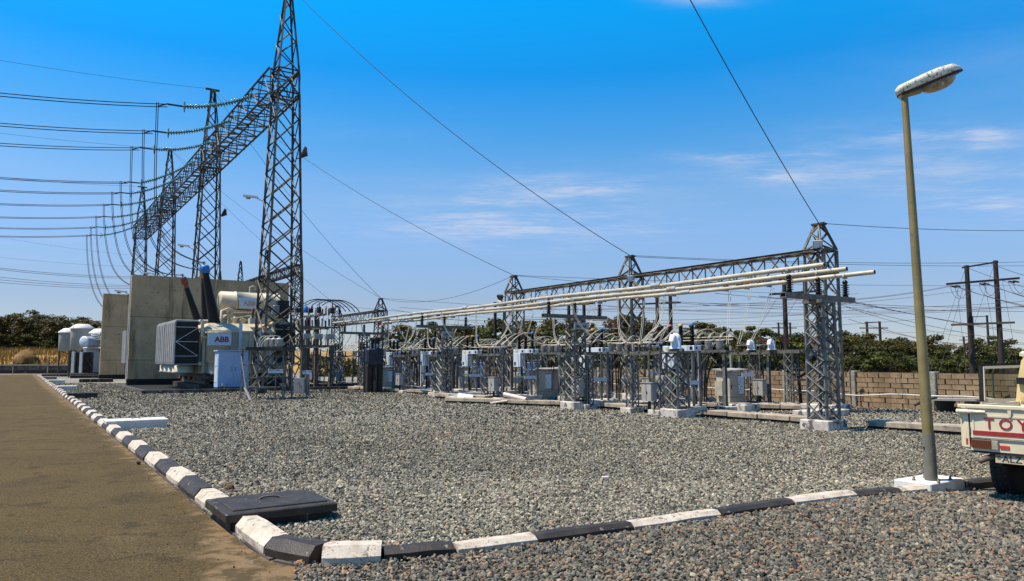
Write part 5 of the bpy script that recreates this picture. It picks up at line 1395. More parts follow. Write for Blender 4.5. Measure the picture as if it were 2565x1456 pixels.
# ---- control cabinets on the yard floor
def cabinet(s, t, ws, wt, h, label, side=False, panel=True):
    r = thing('kiosk', label, 'cabinet', W(s, t, 0), 'dull metal control kiosks')
    b = MB(); b.bb(s - ws / 2 - .12, s + ws / 2 + .12, t - wt / 2 - .12, t + wt / 2 + .12, 0, .1); b.build('slab', M['slab'], r)
    b = MB(); b.bb(s - ws / 2, s + ws / 2, t - wt / 2, t + wt / 2, .1, .36); b.build('base', M['stainless'], r)
    b = MB(); b.bb(s - ws / 2 + .006, s + ws / 2 - .006, t - wt / 2 + .006, t + wt / 2 - .006, .37, h); b.build('body', M['stainless'], r)
    b = MB(); b.add([W(s - ws / 2 - .1, t - wt / 2 - .12, h + .02), W(s - ws / 2 - .1, t + wt / 2 + .1, h + .05), W(s + ws / 2 + .1, t + wt / 2 + .1, h + .09), W(s + ws / 2 + .1, t - wt / 2 - .12, h + .06),
                     W(s - ws / 2 - .1, t - wt / 2 - .12, h + .05), W(s - ws / 2 - .1, t + wt / 2 + .1, h + .08), W(s + ws / 2 + .1, t + wt / 2 + .1, h + .12), W(s + ws / 2 + .1, t - wt / 2 - .12, h + .09)],
                    [(0, 1, 2, 3), (7, 6, 5, 4), (0, 4, 5, 1), (1, 5, 6, 2), (2, 6, 7, 3), (3, 7, 4, 0)]); b.build('roof', M['grey_box'], r)
    x = s - ws / 2
    b = MB(); b.bb(x - .012, x + .004, t - wt / 2 + .03, t + wt / 2 - .03, .40, h - .04); d = b.build('door', M['stainless'], r)
    b = MB(); b.bb(x - .03, x - .012, t - wt / 2 + .06, t - wt / 2 + .09, .68, .82); b.build('handle', M['black_metal'], d)
    if panel:
        b = MB(); b.bb(x - .016, x - .010, t + .02, t + wt / 2 - .05, .46, h - .13); b.build('recess', M['black_metal'], d)
        b = MB(); b.bb(x - .022, x - .016, t + .02, t + wt / 2 - .09, .48, h - .16); pn = b.build('panel', M['panel_blue'], d)
        b = MB()
        for i in range(5): b.bb(x - .028, x - .022, t + .05 + .05 * (i % 3), t + .08 + .05 * (i % 3), .54 + .09 * i, .575 + .09 * i)
        b.build('switch', M['black_metal'], pn)
        b = MB(); b.bb(x - .02, x - .012, t - wt / 2 + .12, t - wt / 2 + .32, h - .16, h - .09); b.build('label_plate', M['sign_grey'], d)
    if side:
        b = MB(); b.bb(s - .1, s + .24, t - wt / 2 - .16, t - wt / 2, .42, .95); b.build('side_box', M['stainless'], r)
    return r
cabinet(26.4, 19.1, .56, .88, 1.26, 'dull grey kiosk with a pale panel left of the second busbar post, nearer of two')
cabinet(27.9, 20.8, .56, .8, 1.26, 'dull grey kiosk just behind the kiosk left of the second busbar post', False, False)
cabinet(18.35, 21.9, .62, .86, 1.30, 'dull grey kiosk with a pale panel between the dome stand and cable end stand', True)
cabinet(35.0, 20.4, .6, .8, 1.30, 'dull brown grey kiosk behind the third busbar post', False, False)
cabinet(39.5, 17.6, .6, .8, 1.26, 'dull grey kiosk with a pale panel right beside the black stained unit')
for i, (s, t) in enumerate([(41.5, 21.3), (45.8, 21.6), (37.8, 22.6), (50.2, 21.2), (33.6, 23.6)]):
    r = thing('pale_cabinet', 'tall pale blue cabinet at the back of the yard, %s from the right' % ['third', 'fourth', 'second', 'fifth', 'first'][i], 'cabinet', W(s, t, 0), 'tall pale blue cabinets at the back')
    b = MB(); b.cbox(W(s, t, .95), (.55, .9, 1.3), .02); b.build('body', M['breaker'], r)
    b = MB(); b.bb(s - .4, s + .4, t - .55, t + .55, 0, .3); b.build('plinth', M['plinth'], r)
    b = MB(); b.bb(s - .285, s - .278, t - .40, t - .02, .36, 1.55); b.bb(s - .285, s - .278, t + .02, t + .40, .36, 1.55); b.build('door', M['cabinet_blue'], r)

# ---- grey pipes standing in front of the nearest bay
for i, (u, v, vt) in enumerate([(1753, 1008, 862), (1833, 1000, 866), (1587, 1010, 858), (1680, 1000, 940), (1735, 995, 895)]):
    p = at_z(u, v + 4, 0); q = at_y(u, vt, p.y)
    r = thing('cable_pipe', 'upright grey cable pipe, %s' % ['tall one left of the kiosk', 'tall one beside the kiosk', 'tall one near the second busbar post', 'short one right of the dome stand', 'thin one between the tall pipes'][i], 'pipe', p, 'upright grey cable pipes')
    b = MB(); b.tube([V((p.x, p.y, 0)), V((p.x, p.y, q.z))], .05 if i != 4 else .03, 10); b.build('pipe', M['grey_pipe'], r)
    b = MB(); b.tube([V((p.x, p.y, q.z - .02)), V((p.x + .02, p.y, q.z + .15)), V((p.x + .25, p.y + .2, q.z + .42))], .025, 6); b.build('cable', M['rubber'], r)

# ---- concrete cable trench covers
slabm = []
for k in range(3):
    q = random.Random(k + 5); b = MB(); b.cbox((0, 0, .06), (.98, .62, .12), .012); slabm.append(b.mesh('cover_slab', M['slab']))
def trench(pts, label):
    b = MB()
    for (a, c) in zip(pts[:-1], pts[1:]):
        p, q = W(*a), W(*c); d = (q - p).normalized(); x = d.cross(ZV)
        b.box((p + q) / 2 + ZV * .055, ((q - p).length, .5, .13), d, x)
    o = b.build('cable_trench', M['bitumen']); o['kind'] = 'structure'
    for (a, c) in zip(pts[:-1], pts[1:]):
        p, q = W(*a), W(*c); L = (q - p).length; n = max(1, round(L / 1.0)); d = (q - p).normalized(); x = d.cross(ZV)
        for i in range(n):
            c_ = p.lerp(q, (i + .5) / n) + ZV * (.10 + R.uniform(0, .012))
            put('cover_slab', slabm[R.randrange(3)], o, c_, None, Matrix((d * (L / n) , x * (1 + R.uniform(-.02, .02)), ZV)).transposed() @ Matrix(((A2[0], A2[1], 0), (B2[0], B2[1], 0), (0, 0, 1))))
trench([(5.0, 18.1), (10.5, 17.75)], 1); trench([(11.4, 17.45), (15.5, 17.35)], 2); trench([(16.4, 17.4), (20.1, 17.35)], 3)
trench([(21.1, 16.9), (26.4, 14.55)], 4); trench([(31, 17.6), (40.5, 16.0)], 5); trench([(14.2, 22.6), (18.6, 20.0)], 6); trench([(26.5, 16.6), (29.8, 15.9)], 7)
for i, (s, t, ws, wt, h, lab) in enumerate([(13.6, 20.3, .7, 1.9, .22, 'white stained plinth block beside the near trench covers'), (16.6, 20.4, .8, .8, .24, 'white stained plinth block left of the near kiosk'), (19.5, 18.8, .7, 1.4, .26, 'long white plinth block under the nearest bay'),
                                           (27.4, 16.3, .7, 2.4, .22, 'long white stained slab left of the pipe pile'), (29.4, 17.6, .6, 1.8, .24, 'white plinth behind the long stained slab'), (24.0, 19.0, .6, 1.2, .24, 'white plinth right of the near kiosk pair'), (44.0, 16.2, .7, 3.0, .30, 'black stained concrete kerb left of the black unit'), (33.0, 19.3, .7, 1.6, .25, 'white plinth under the fourth bay')]):
    r = thing('plinth_block', lab, 'plinth', W(s, t, 0), 'loose plinth blocks of the yard')
    b = MB(); b.cbox(W(s, t, h / 2), (ws, wt, h), .02); b.build('block', M['dirty_concrete' if 'black' in lab else 'plinth'], r)
# pipes and offcuts left by the kiosk
def lay(label, p, q, r_, m, cap=None):
    p, q = V(p), V(q); r = thing('loose_pipe', label, 'pipe', (p + q) / 2, 'loose pipes by the kiosk')
    b = MB(); b.tube([p, q], r_, 10); b.build('pipe', M[m], r)
    if cap: b = MB(); b.tube([q, q.lerp(p, -.62)], r_ * .62, 8); b.build('black_end', M['rubber'], r)
lay('thick pale pipe with a black end lying on the slab by the kiosk', at_y(1262, 988, 28.6), at_y(1318, 1001, 28.0), .085, 'pipe', True)
lay('thin pale pipe lying on the trench covers left of the kiosk', at_y(1228, 1010, 28.4), at_y(1270, 1004, 28.2), .035, 'pipe')
lay('short pale pipe lying behind the thick pipe', at_y(1280, 1004, 28.7), at_y(1330, 1006, 28.3), .04, 'pipe')
r = thing('board', 'white board lying tilted on the long stained slab', 'board', at_y(1165, 995, 30)); c_ = at_y(1165, 993, 30.2)
b = MB(); b.box(c_, (.62, .34, .03), (X3 + ZV * -.12).normalized(), (Y3 + ZV * .55).normalized(), (ZV - Y3 * .55).normalized()); b.build('panel', M['white_paint'], r)

# ================================================================== BLACK STAINED UNIT
bs, bt = 36.6, 15.6
r = thing('earthing_unit', 'black oil stained unit with an open top frame on a blackened concrete plinth', 'transformer', W(bs, bt, 0))
for dt in (-.31, .0, .31):
    b = MB(); b.cbox(W(bs, bt + dt, .72), (.55, .27, 1.5), .03); b.build('column', M['blackened'], r)
b = MB(); b.bb(bs - .30, bs + .30, bt - .42, bt + .42, 1.47, 1.60); b.bb(bs - .22, bs + .22, bt - .25, bt + .3, 1.34, 1.48); b.build('base_frame', M['navy'], r)
b = MB(); b.cbox(W(bs, bt, 1.97), (.60, .92, .72), .07); b.build('tank', M['navy'], r)
b = MB()
for i in range(5): b.bb(bs - .325, bs - .30, bt - .40 + .19 * i, bt - .36 + .19 * i, 1.66, 2.26)
b.build('stiffener', M['navy'], r)
b = MB()
for ds in (-.24, .24):
    for dt in (-.02, .40): b.bb(bs + ds - .03, bs + ds + .03, bt + dt - .03, bt + dt + .03, 2.32, 2.78)
b.bb(bs + .21, bs + .25, bt - .02, bt + .40, 2.32, 2.78)
b.build('top_frame', M['navy'], r)
b = MB(); b.cbox(W(bs, bt + .19, 2.84), (.62, .60, .13), .045); b.build('hood', M['black_metal'], r)
for k in range(3):
    b = MB(); b.lathe(W(bs, bt + .05 + .14 * k, 2.32), ZV, sheds(4, .26, .03, .055), 10); b.build('bushing', M['white_plastic'], r)

# ================================================================== CROWDED OUTGOING STRUCTURE right of the near tower
cs, ct = 43.6, 14.9
r = thing('outgoing_structure', 'crowded steel structure with brown posts and tiers of insulators right of the near tower', 'equipment stand', W(cs, ct, 0))
for ds, dt, m in ((0, 0, 'rust_steel'), (-.9, -1.1, 'steel'), (1.6, 0, 'rust_steel'), (-.9, .6, 'steel'), (.8, -1.3, 'steel')):
    b = MB(); b.bb(cs + ds - .13, cs + ds + .13, ct + dt - .11, ct + dt + .11, 0, 4.35 if m == 'rust_steel' else 2.55); b.build('post', M[m], r)
b = MB()
for z in (2.45, 3.55, 4.35): b.bb(cs - 1.2, cs + 1.9, ct - .18, ct - .13, z, z + .12); b.bb(cs - 1.2, cs + 1.9, ct + .13, ct + .18, z, z + .12)
for z in (2.5, 3.6): b.bb(cs - 1.1, cs - 1.0, ct - 1.5, ct + 1.0, z, z + .1); b.bb(cs + .7, cs + .8, ct - 1.5, ct + 1.0, z, z + .1)
b.build('beam', M['steel'], r)
b = MB()
for k in range(5):
    b.bar(W(cs - 1.1, ct - 1.4 + .5 * k, .2), W(cs - 1.1, ct - .9 + .4 * k, 2.4), .05); b.bar(W(cs + .7, ct - 1.2 + .5 * k, 2.5), W(cs + .4, ct - .8 + .4 * k, 3.6), .04)
o = b.build('brace', M['steel'], r); o['kind'] = 'stuff'
tiers = [(2.6, .30, -1.35, 5), (3.72, .34, -1.3, 6), (4.47, .36, -1.1, 6)]
colr = ['red', 'yellow', 'blue', 'dull_red', 'orange', 'dull_blue']
n_ = 0
for z, h, d0, n in tiers:
    for k in range(n):
        for s_ in (cs - 1.05, cs + .75):
            b = MB(); b.lathe(W(s_, ct + d0 + .42 * k, z), ZV, sheds(6, h, .05, .09), 10); po = b.build('post_insulator', M['porcelain' if (k + n) % 3 else 'grey_porcelain'], r)
            b = MB(); b.lathe(W(s_, ct + d0 + .42 * k, z + h), ZV, [(.06, 0), (.06, .07), (.03, .1)], 8); b.build('cap', M[colr[n_ % 6]], po); n_ += 1
for k in range(3):
    b = MB(); b.bb(cs - 1.3, cs - .8, ct - 1.2 + .7 * k, ct - .75 + .7 * k, 2.95, 3.25); b.build('metering_box', M['grey_porcelain'], r)
b = MB()
for k in range(5):
    b.tube(bez(W(cs - .8, ct - 1.2 + .3 * k, 4.95), W(cs - .6, ct - .4 + .3 * k, 5.6), W(cs - .3, ct + .9 + .3 * k, 5.4), W(cs, ct + 1.5 + .3 * k, 4.7), 10), .03, 5)
b.build('arched_duct', M['black_metal'], r)
b = MB()
for k in range(9):
    q = random.Random(k); b.tube(bez(W(cs - 1, ct - 1.3 + .3 * k, 2.95), W(cs - 1, ct - 1 + .3 * k, 3.3 + q.random() * .3), W(cs, ct - .6 + .3 * k, 3.2), W(cs + .6, ct - .5 + .3 * k, 2.95), 8), .016, 4)
    b.tube(bez(W(cs - 1, ct - 1.2 + .28 * k, 4.1), W(cs - 1.2, ct - 1 + .3 * k, 4.5), W(cs + .3, ct - .8 + .3 * k, 4.5), W(cs + .7, ct - .5 + .3 * k, 4.1), 8), .016, 4)
b.build('connection', M['cable'], r)
for i, (tt, lab) in enumerate([(13.6, 'left'), (14.4, 'middle'), (15.2, 'right')]):
    q = thing('arrester', 'blue barrelled surge arrester on the crowded structure, %s of three' % lab, 'surge arrester', W(42.4, tt + .2, 4.47), 'blue surge arresters')
    b = MB(); b.lathe(W(42.4, tt + .2, 4.47), ZV, [(.12, 0), (.13, .02), (.13, .34), (.08, .38)], 12); b.build('barrel', M['blue' if i == 0 else 'porcelain'], q)
    b = MB(); b.tube([W(42.4, tt + .2, 4.85), W(42.4, tt + .2, 5.1)], .04, 6); b.build('terminal', M['red' if i == 2 else 'grey_porcelain'], q)

# ================================================================== BREAKER STAND IN FRONT OF THE NEAR TOWER
q0, qt = 33.3, 9.15
r = thing('breaker_stand', 'small lattice stand with a dark platform in front of the near tower and blue cabinet', 'equipment stand', W(q0, qt, 0))
for ds in (-.55, .55):
    for dt in (-.95, -.55, .55, .95): member('leg', W(q0 + ds, qt + dt, 0), W(q0 + ds, qt + dt * .98, 2.18), .075 if abs(dt) > .6 else .06, r, 'blue_steel')
for ds in (-.55, .55):
    for a, c_ in ((-.95, .55), (.95, -.55), (-.55, .95)):
        member('brace', W(q0 + ds, qt + a, .35), W(q0 + ds, qt + c_, 2.1), .04, r, 'steel')
    member('brace', W(q0 + ds, qt - .95, .95), W(q0 + ds, qt + .95, .95), .04, r, 'steel'); member('brace', W(q0 + ds, qt - .95, 1.5), W(q0 + ds, qt + .55, 1.5), .04, r, 'steel')
    member('brace', W(q0 + ds, qt - .95, .5), W(q0 + ds, qt + .95, .5), .04, r, 'steel')
for dt in (-.95, .95):
    member('brace', W(q0 - .55, qt + dt, .4), W(q0 + .55, qt + dt, 2.0), .04, r, 'steel')
b = MB(); b.bb(q0 - .68, q0 + .68, qt - 1.1, qt + 1.05, 2.18, 2.25); b.bb(q0 - .7, q0 - .62, qt - 1.1, qt + 1.05, 2.12, 2.27); b.build('platform', M['dark_steel'], r)
b = MB(); b.bar(W(q0 - .6, qt - 1.05, .55), W(q0 - .9, qt - .85, 0), .07); b.build('prop', M['pipe'], r)
big_ = MB(); big_.lathe((0, 0, 0), ZV, [(.15, 0), (.15, .07)] + sheds(7, .34, .15, .19, .07) + [(.12, .42), (.05, .44), (.05, .52)], 18); bigm = big_.mesh('insulator_body', M['grey_porcelain'])
for i in range(3):
    q = thing('ribbed_transformer', 'large ribbed cream insulator on the dark platform before the near tower, %s of three' % ['left', 'middle', 'right'][i], 'current transformer', W(q0 + .35 - .35 * i, qt + .15 + .14 * i, 2.25), 'three ribbed insulators on the dark platform')
    put('insulator_body', bigm, q, W(q0 + .35 - .35 * i, qt + .15 + .14 * i, 2.25))
    b = MB(); b.tube(bez(W(q0 + .35 - .35 * i, qt + .15 + .14 * i, 2.75), W(q0 + .3 - .35 * i, qt - .2 + .14 * i, 2.9), W(q0 + .3 - .35 * i, qt - .3, 2.6), W(q0 + .3 - .35 * i, qt - .35, 2.3), 8), .014, 5); b.build('lead', M['cable'], q)
for i, (u, v, w, t_, lab) in enumerate([(690, 930, 38, 'CIRCUIT BREAKER', 'pale sign reading circuit breaker on the stand before the near tower'), (768, 933, 22, 'ISOLATOR', 'pale sign reading isolator right of the near tower')]):
    Y = 32.2 if i == 0 else 33.0; c_ = at_y(u, v, Y); ww = w * Y / F
    r = thing('sign', lab, 'sign', c_, 'pale equipment signs by the near tower')
    b = MB(); b.box(c_, (ww, .015, .16), X3, Y3); pl_ = b.build('plate', M['sign'], r)
    text(t_, .085, c_ + V((-ww * .44, -.012, .0)), X3, ZV, 'letter_black', pl_, 'lettering', .001, 0, .92 if i == 0 else 1.0)
    b = MB(); b.tube([V((c_.x, c_.y + .04, 0)), V((c_.x, c_.y + .04, c_.z + .1))], .03, 6); b.build('post', M['blue_steel'], r)
c_ = at_z(750, 992, 0)
r = thing('switch_box', 'grey switch box on a post to the right of the near tower foot', 'switch box', c_)
b = MB(); b.box(c_ + V((.0, 0, .50)), (.5, .3, .72), X3, Y3); bx_ = b.build('box', M['grey_box'], r)
b = MB(); b.box(c_ + V((0, -.155, .5)), (.46, .012, .66), X3, Y3); b.box(c_ + V((-.02, -.17, .68)), (.05, .02, .12), X3, Y3); b.build('door', M['grey_box'], bx_)
b = MB(); b.box(c_ + V((.36, .05, .62)), (.15, .12, 1.24), X3, Y3); b.build('post', M['blue_steel'], r)
b = MB(); b.tube([c_ + V((.05, 0, .86)), c_ + V((.05, .05, 2.15))], .03, 6); b.build('drive_rod', M['steel'], r)

# ================================================================== LINE POLES BEYOND THE WALL
def hpole(name_lab, u0, u1, vt0, vt1, Y, arms, r_=.16, tops=True, cat='pole structure', low=None):
    p0, p1 = at_y(u0, vt0, Y), at_y(u1, vt1, Y * .985)
    root = thing('line_pole', name_lab, cat, V(((p0.x + p1.x) / 2, Y, 0)), 'wooden H shaped line poles')
    for p in (p0, p1):
        b = MB(); b.tube([V((p.x, p.y, 0)), V((p.x, p.y, p.z))], [r_ * 1.15, r_ * .85], 9); b.build('pole', M['wood'], root)
    d = p1 - p0
    if tops:
        b = MB(); b.bar(p0 - d.normalized() * .25 - ZV * .1, p1 + d.normalized() * .15 - ZV * .1, r_ * .9, r_ * .6)
        b.build('top_beam', M['wood'], root)
    for (ua, va, ub, vb, m) in arms:
        a, c_ = at_y(ua, va, Y - .25), at_y(ub, vb, Y * .985 - .25)
        b = MB(); b.bar(a, c_, r_ * 1.0, r_ * .8); ar = b.build('crossarm', M[m], root)
    return root, p0, p1
HA, a0, a1 = hpole('tall dark H pole structure at the right, above the truck door', 2420, 2492, 665, 653, 45, [(2370, 712, 2552, 697, 'wood'), (2382, 814, 2540, 808, 'wood_arm')], .15)
hpole('slim H pole structure just behind the tall one at the right', 2434, 2471, 792, 790, 88, [(2415, 815, 2495, 810, 'wood')], .14)
hpole('tiny distant H pole structure left of the tall one', 2413, 2437, 843, 842, 150, [(2402, 852, 2452, 852, 'wood')], .2)
hpole('small distant H pole between gantry column and lamp post', 2170, 2202, 806, 805, 90, [(2152, 822, 2224, 822, 'wood_arm')], .17)
hpole('dark H pole structure seen through the nearest low gantry column', 1963, 2015, 700, 696, 46, [(1925, 738, 2040, 730, 'wood')], .15)
hpole('small distant H pole behind the line pole near the gantry', 1949, 1978, 808, 808, 100, [(1932, 822, 1995, 822, 'wood')], .15)
hpole('dark H pole structure between the third low gantry column and the busbar post', 1240, 1263, 757, 756, 62, [(1222, 778, 1285, 775, 'wood')], .15)
hpole('dark H pole structure behind the second busbar post', 1424, 1462, 740, 738, 60, [(1400, 765, 1490, 760, 'wood')], .15)
hpole('dark H pole structure left of the second low gantry column', 1645, 1678, 735, 732, 55, [(1600, 762, 1705, 758, 'wood')], .15)
for i in range(3):
    for j in range(2):
        fr = (.05 + .40 * i + .06 * j)
        p = at_y(2370, 712, 44.7).lerp(at_y(2552, 697, 44.0), fr) - ZV * .12
        r = thing('pole_insulator', 'small black strain insulator on the tall H pole crossarm, %s pair, %s' % (['left', 'middle', 'right'][i], ['first', 'second'][j]), 'insulator', p, 'strain insulators on the tall H pole')
        d = (V((.9, -.6, -.4))).normalized()
        b = MB(); b.lathe(p, d, [(.02, 0), (.05, .08), (.05, .28), (.02, .36)], 8); b.build('body', M['porcelain'], r)
        b = MB(); b.tube(bez(p, p - ZV * .9 + V((.1, 0, 0)), p + V((.6, -.2, -1.1)), p + V((.75, -.4, -.3)), 10), .012, 5); b.build('jumper', M['copper'], r)
def line(lab, p, q, dz, r_=.012, m='copper', grp='overhead line wires at the right'):
    wire('line_wire', lab, 'power line', sag(p, q, dz, 16), r_, m, grp)
# outgoing lines from the low gantry, crossing to the right over the wall
k = 0
for (u0, v0, Y0, u1, v1, Y1, dz) in [(1640, 752, 34, 2700, 742, 42, .5), (1660, 756, 34.5, 2700, 755, 42, .5), (1500, 765, 40, 2700, 757, 46, .55), (1520, 768, 40, 2700, 760, 46, .55), (1790, 735, 29, 2700, 764, 38, .3), (1900, 742, 27, 2700, 775, 38, .3),
                                     (2080, 742, 25, 2700, 850, 38, .2), (2090, 748, 25, 2700, 842, 38, .2), (1990, 735, 26, 2700, 878, 42, .25), (1750, 760, 31, 2380, 716, 45, .35), (1760, 765, 31, 2400, 714, 45, .35), (1480, 775, 40, 2440, 724, 46, .5),
                                     (1350, 800, 46, 2700, 880, 75, .6), (1360, 790, 46, 2700, 862, 75, .6), (1300, 815, 50, 2300, 800, 70, .5), (1310, 800, 50, 2200, 770, 70, .5), (1270, 775, 55, 2150, 735, 80, .5), (1100, 800, 60, 2200, 790, 90, .6), (1110, 812, 60, 2400, 830, 100, .5),
                                     (2210, 826, 90, 2700, 900, 60, .4), (2190, 826, 90, 2700, 890, 60, .4), (2120, 770, 27, 2430, 845, 60, .2), (2125, 800, 30, 2560, 905, 60, .2), (1000, 770, 70, 2000, 812, 100, .6), (980, 775, 70, 1500, 830, 90, .5)]:
    k += 1
    line('%s thin brown overhead wire in the bundle crossing the sky at the right' % ORDW[k - 1], at_y(u0, v0, Y0), at_y(u1, v1, Y1), dz, .010 if Y0 < 45 else .015)
tagw = [(2480, 660, 45, 2700, 720, 30), (2425, 672, 45, 2700, 752, 32), (2385, 716, 44.7, 2700, 790, 30), (2392, 716, 44.7, 2700, 797, 30), (2455, 706, 44.5, 2700, 770, 28), (2462, 706, 44.5, 2700, 776, 28)]
for i, (u0, v0, Y0, u1, v1, Y1) in enumerate(tagw):
    line('wire descending to the right from the tall H pole, %s' % ['from the right pole top', 'from the left pole top', 'left pair, upper', 'left pair, lower', 'middle pair, upper', 'middle pair, lower'][i], at_y(u0, v0, Y0), at_y(u1, v1, Y1), .15, .014, 'dark_wire', 'wires leaving the tall H pole')
for i, (u0, v0, u1, v1, Y) in enumerate([(2395, 712, 2420, 935, 44), (2465, 706, 2505, 930, 44), (2418, 670, 2330, 930, 47), (2490, 660, 2400, 932, 47), (2420, 690, 2352, 932, 47), (1963, 720, 1875, 860, 48), (2015, 716, 1930, 860, 48), (2510, 702, 2550, 930, 44)]):
    line('%s thin guy wire running down from the %s' % (ORDW[i], 'tall H pole at the right' if u0 > 2100 else 'pole behind the gantry column'), at_y(u0, v0, Y), at_y(u1, v1, Y - 3), 0.0, .010, 'dark_wire', 'guy wires of the line poles')
# line name plate on the low gantry
c_ = at_t(1890, 694, 21.6)
r = thing('line_sign', 'grey line name plate fixed to the low gantry beam behind the bus tubes', 'sign', c_)
s_, t_ = st(c_)
d_ = -AV
b = MB(); b.box(c_, (1.0, .02, .22), AV, BV); pl_ = b.build('plate', M['sign_grey'], r)
text('LINE 8', .17, c_ - BV * .014 + AV * .42 - ZV * .06, -AV, ZV, 'letter_black', pl_, 'lettering', .001, .002)
# ================================================================== STREET LAMP
lp = at_z(2332, 1203, .15)
r = thing('street_lamp', 'leaning weathered street lamp on a white bolted base at the right', 'street lamp', V((lp.x, lp.y, 0)))
top = at_y(2264, 232, lp.y + .02)
jt = V((lp.x, lp.y, .15)).lerp(top, .115); jb = jt.lerp(top, .008)
b = MB(); b.tube([V((lp.x, lp.y, .13)), jt], [.078, .076], 18)
M['sleeve'] = mat('weathered_lamp_sleeve', (0.15, 0.142, 0.11), (0.11, 0.104, 0.08), 3, 0.7, 0.05, 0.1, 30, spots=[(6, 0.6, 0.1, (0.20, 0.18, 0.13))])
b.build('lower_sleeve', M['sleeve'], r)
M['pole'] = mat('weathered_lamp_pole', (0.23, 0.18, 0.075), (0.17, 0.135, 0.058), 2.5, 0.6, 0.15, 0.1, 30, spots=[(9, 0.62, 0.1, (0.10, 0.085, 0.06))])
b = MB(); b.tube([jt - ZV * .01, jb, jb.lerp(top, .5), top], [.070, .068, .055, .043], 18); b.build('pole', M['pole'], r)
b = MB(); b.lathe(jt - V((.075, .02, .18)), V((-.9, -.5, 0)), [(.012, -.01), (.012, .008)], 8); b.build('bolt', M['black_metal'], r)
hd = V((.90, .04, .37)).normalized(); hx = V((.04, -.90, 0)).normalized(); hz = hx.cross(hd).normalized()
if hz.z < 0: hz = -hz
h0 = top - hd * .08
secs = [(0, .06, .085), (.05, .08, .115), (.35, .11, .135), (.62, .135, .14), (.82, .125, .12), (.93, .07, .05)]
def headloft(zf, zlo):
    vs = []
    for x, w, h in secs:
        for a in range(9):
            q = math.pi * a / 8
            vs.append(h0 + hd * x + hx * (math.copysign(abs(math.cos(q)) ** .55, math.cos(q)) * w) + hz * (zlo + zf * h * math.sin(q) ** .45))
    n = 9; fs = [(k * n + i, k * n + i + 1, k * n + n + i + 1, k * n + n + i) for k in range(len(secs) - 1) for i in range(n - 1)]
    fs += [tuple(range(n)), tuple(reversed([(len(secs) - 1) * n + i for i in range(n)]))] + [(k * n, k * n + n, k * n + 2 * n - 1, k * n + n - 1) for k in range(len(secs) - 1)]
    return vs, fs
M['lamp_white'] = mat('speckled_white_lamp_cover', (0.70, 0.66, 0.55), (0.60, 0.55, 0.44), 6, 0.5, 0, 0.1, 40, spots=[(26, 0.56, 0.05, (0.20, 0.16, 0.10)), (60, 0.60, 0.05, (0.12, 0.10, 0.07))])
b = MB(); b.add(*headloft(1.0, .0), True); o = b.build('cover', M['lamp_white'], r); fix_normals(o.data)
b = MB()
for k in range(len(secs) - 1):
    (x0, w0, _), (x1, w1, _) = secs[k], secs[k + 1]
    vs = [h0 + hd * x + hx * (sg * w * 1.05) + hz * z for x, w in ((x0, w0), (x1, w1)) for sg in (-1, 1) for z in (-.035, -.004)]
    b.add(vs, [(0, 2, 3, 1), (4, 5, 7, 6), (0, 1, 5, 4), (2, 6, 7, 3), (0, 4, 6, 2), (1, 3, 7, 5)])
b.build('rim', M['black_metal'], r)
vs = []; n = 14; c_ = h0 + hd * .58 - hz * .03
rg = [(1.0, 0), (.92, .06), (.72, .10), (.35, .125)]
for f_, dz in rg: vs += [c_ + hd * (.27 * f_ * math.cos(6.283 * i / n)) + hx * (.115 * f_ * math.sin(6.283 * i / n)) - hz * dz for i in range(n)]
b = MB(); b.add(vs, [(k * n + i, k * n + (i + 1) % n, k * n + n + (i + 1) % n, k * n + n + i) for k in range(3) for i in range(n)] + [tuple(3 * n + i for i in range(n))], True)
M['bowl'] = mat('dirty_lamp_bowl', (0.30, 0.24, 0.15), (0.15, 0.11, 0.07), 7, 0.3, 0, spots=[(9, 0.58, 0.06, (0.5, 0.44, 0.34))])
b.build('bowl', M['bowl'], r)
b = MB(); b.tube([h0 + hd * .0 - hz * .02, h0 + hd * .30 - hz * .05], .05, 10); b.build('socket', M['pole'], r)
bc = at_z(2334, 1222, .0); bs_, bt_ = 5.38, 10.15
M['base_white'] = mat('lamp_base_paint', (0.66, 0.64, 0.60), (0.55, 0.51, 0.45), 4, 0.8, 0, 0.2, 40, spots=[(5, 0.6, 0.1, (0.38, 0.32, 0.25))])
b = MB(); b.cbox(W(5.21, 10.07, .07), (.48, .86, .16), .012); b.build('base', M['base_white'], r)
for ds, dt in ((-.15, -.12), (-.13, .22), (.15, .12), (.12, -.2)):
    b = MB(); b.lathe(V((lp.x, lp.y, .15)) + AV * ds + BV * dt, ZV, [(.022, 0), (.022, .02), (.014, .021), (.014, .05)], 6); b.build('bolt', M['rust_steel'], r)

# ================================================================== PICKUP TRUCK (partly outside the frame)
TO, TR, TF = V((5.48, 9.15, 0)), V((.62, -.784, 0)).normalized(), V((.784, .62, 0)).normalized()
def T(d, f, z): return TO + TR * d + TF * f + ZV * z
tk = thing('pickup_truck', 'cream pickup truck with red stripe and its passenger door standing open', 'pickup truck', T(.85, 1.5, 0))
def tb(b, d0, d1, f0, f1, z0, z1): return b.box(T((d0 + d1) / 2, (f0 + f1) / 2, (z0 + z1) / 2), (d1 - d0, f1 - f0, z1 - z0), TR, TF)
def tcb(b, d0, d1, f0, f1, z0, z1, ch): return b.cbox(T((d0 + d1) / 2, (f0 + f1) / 2, (z0 + z1) / 2), (d1 - d0, f1 - f0, z1 - z0), ch, TR, TF)
WB = 1.69
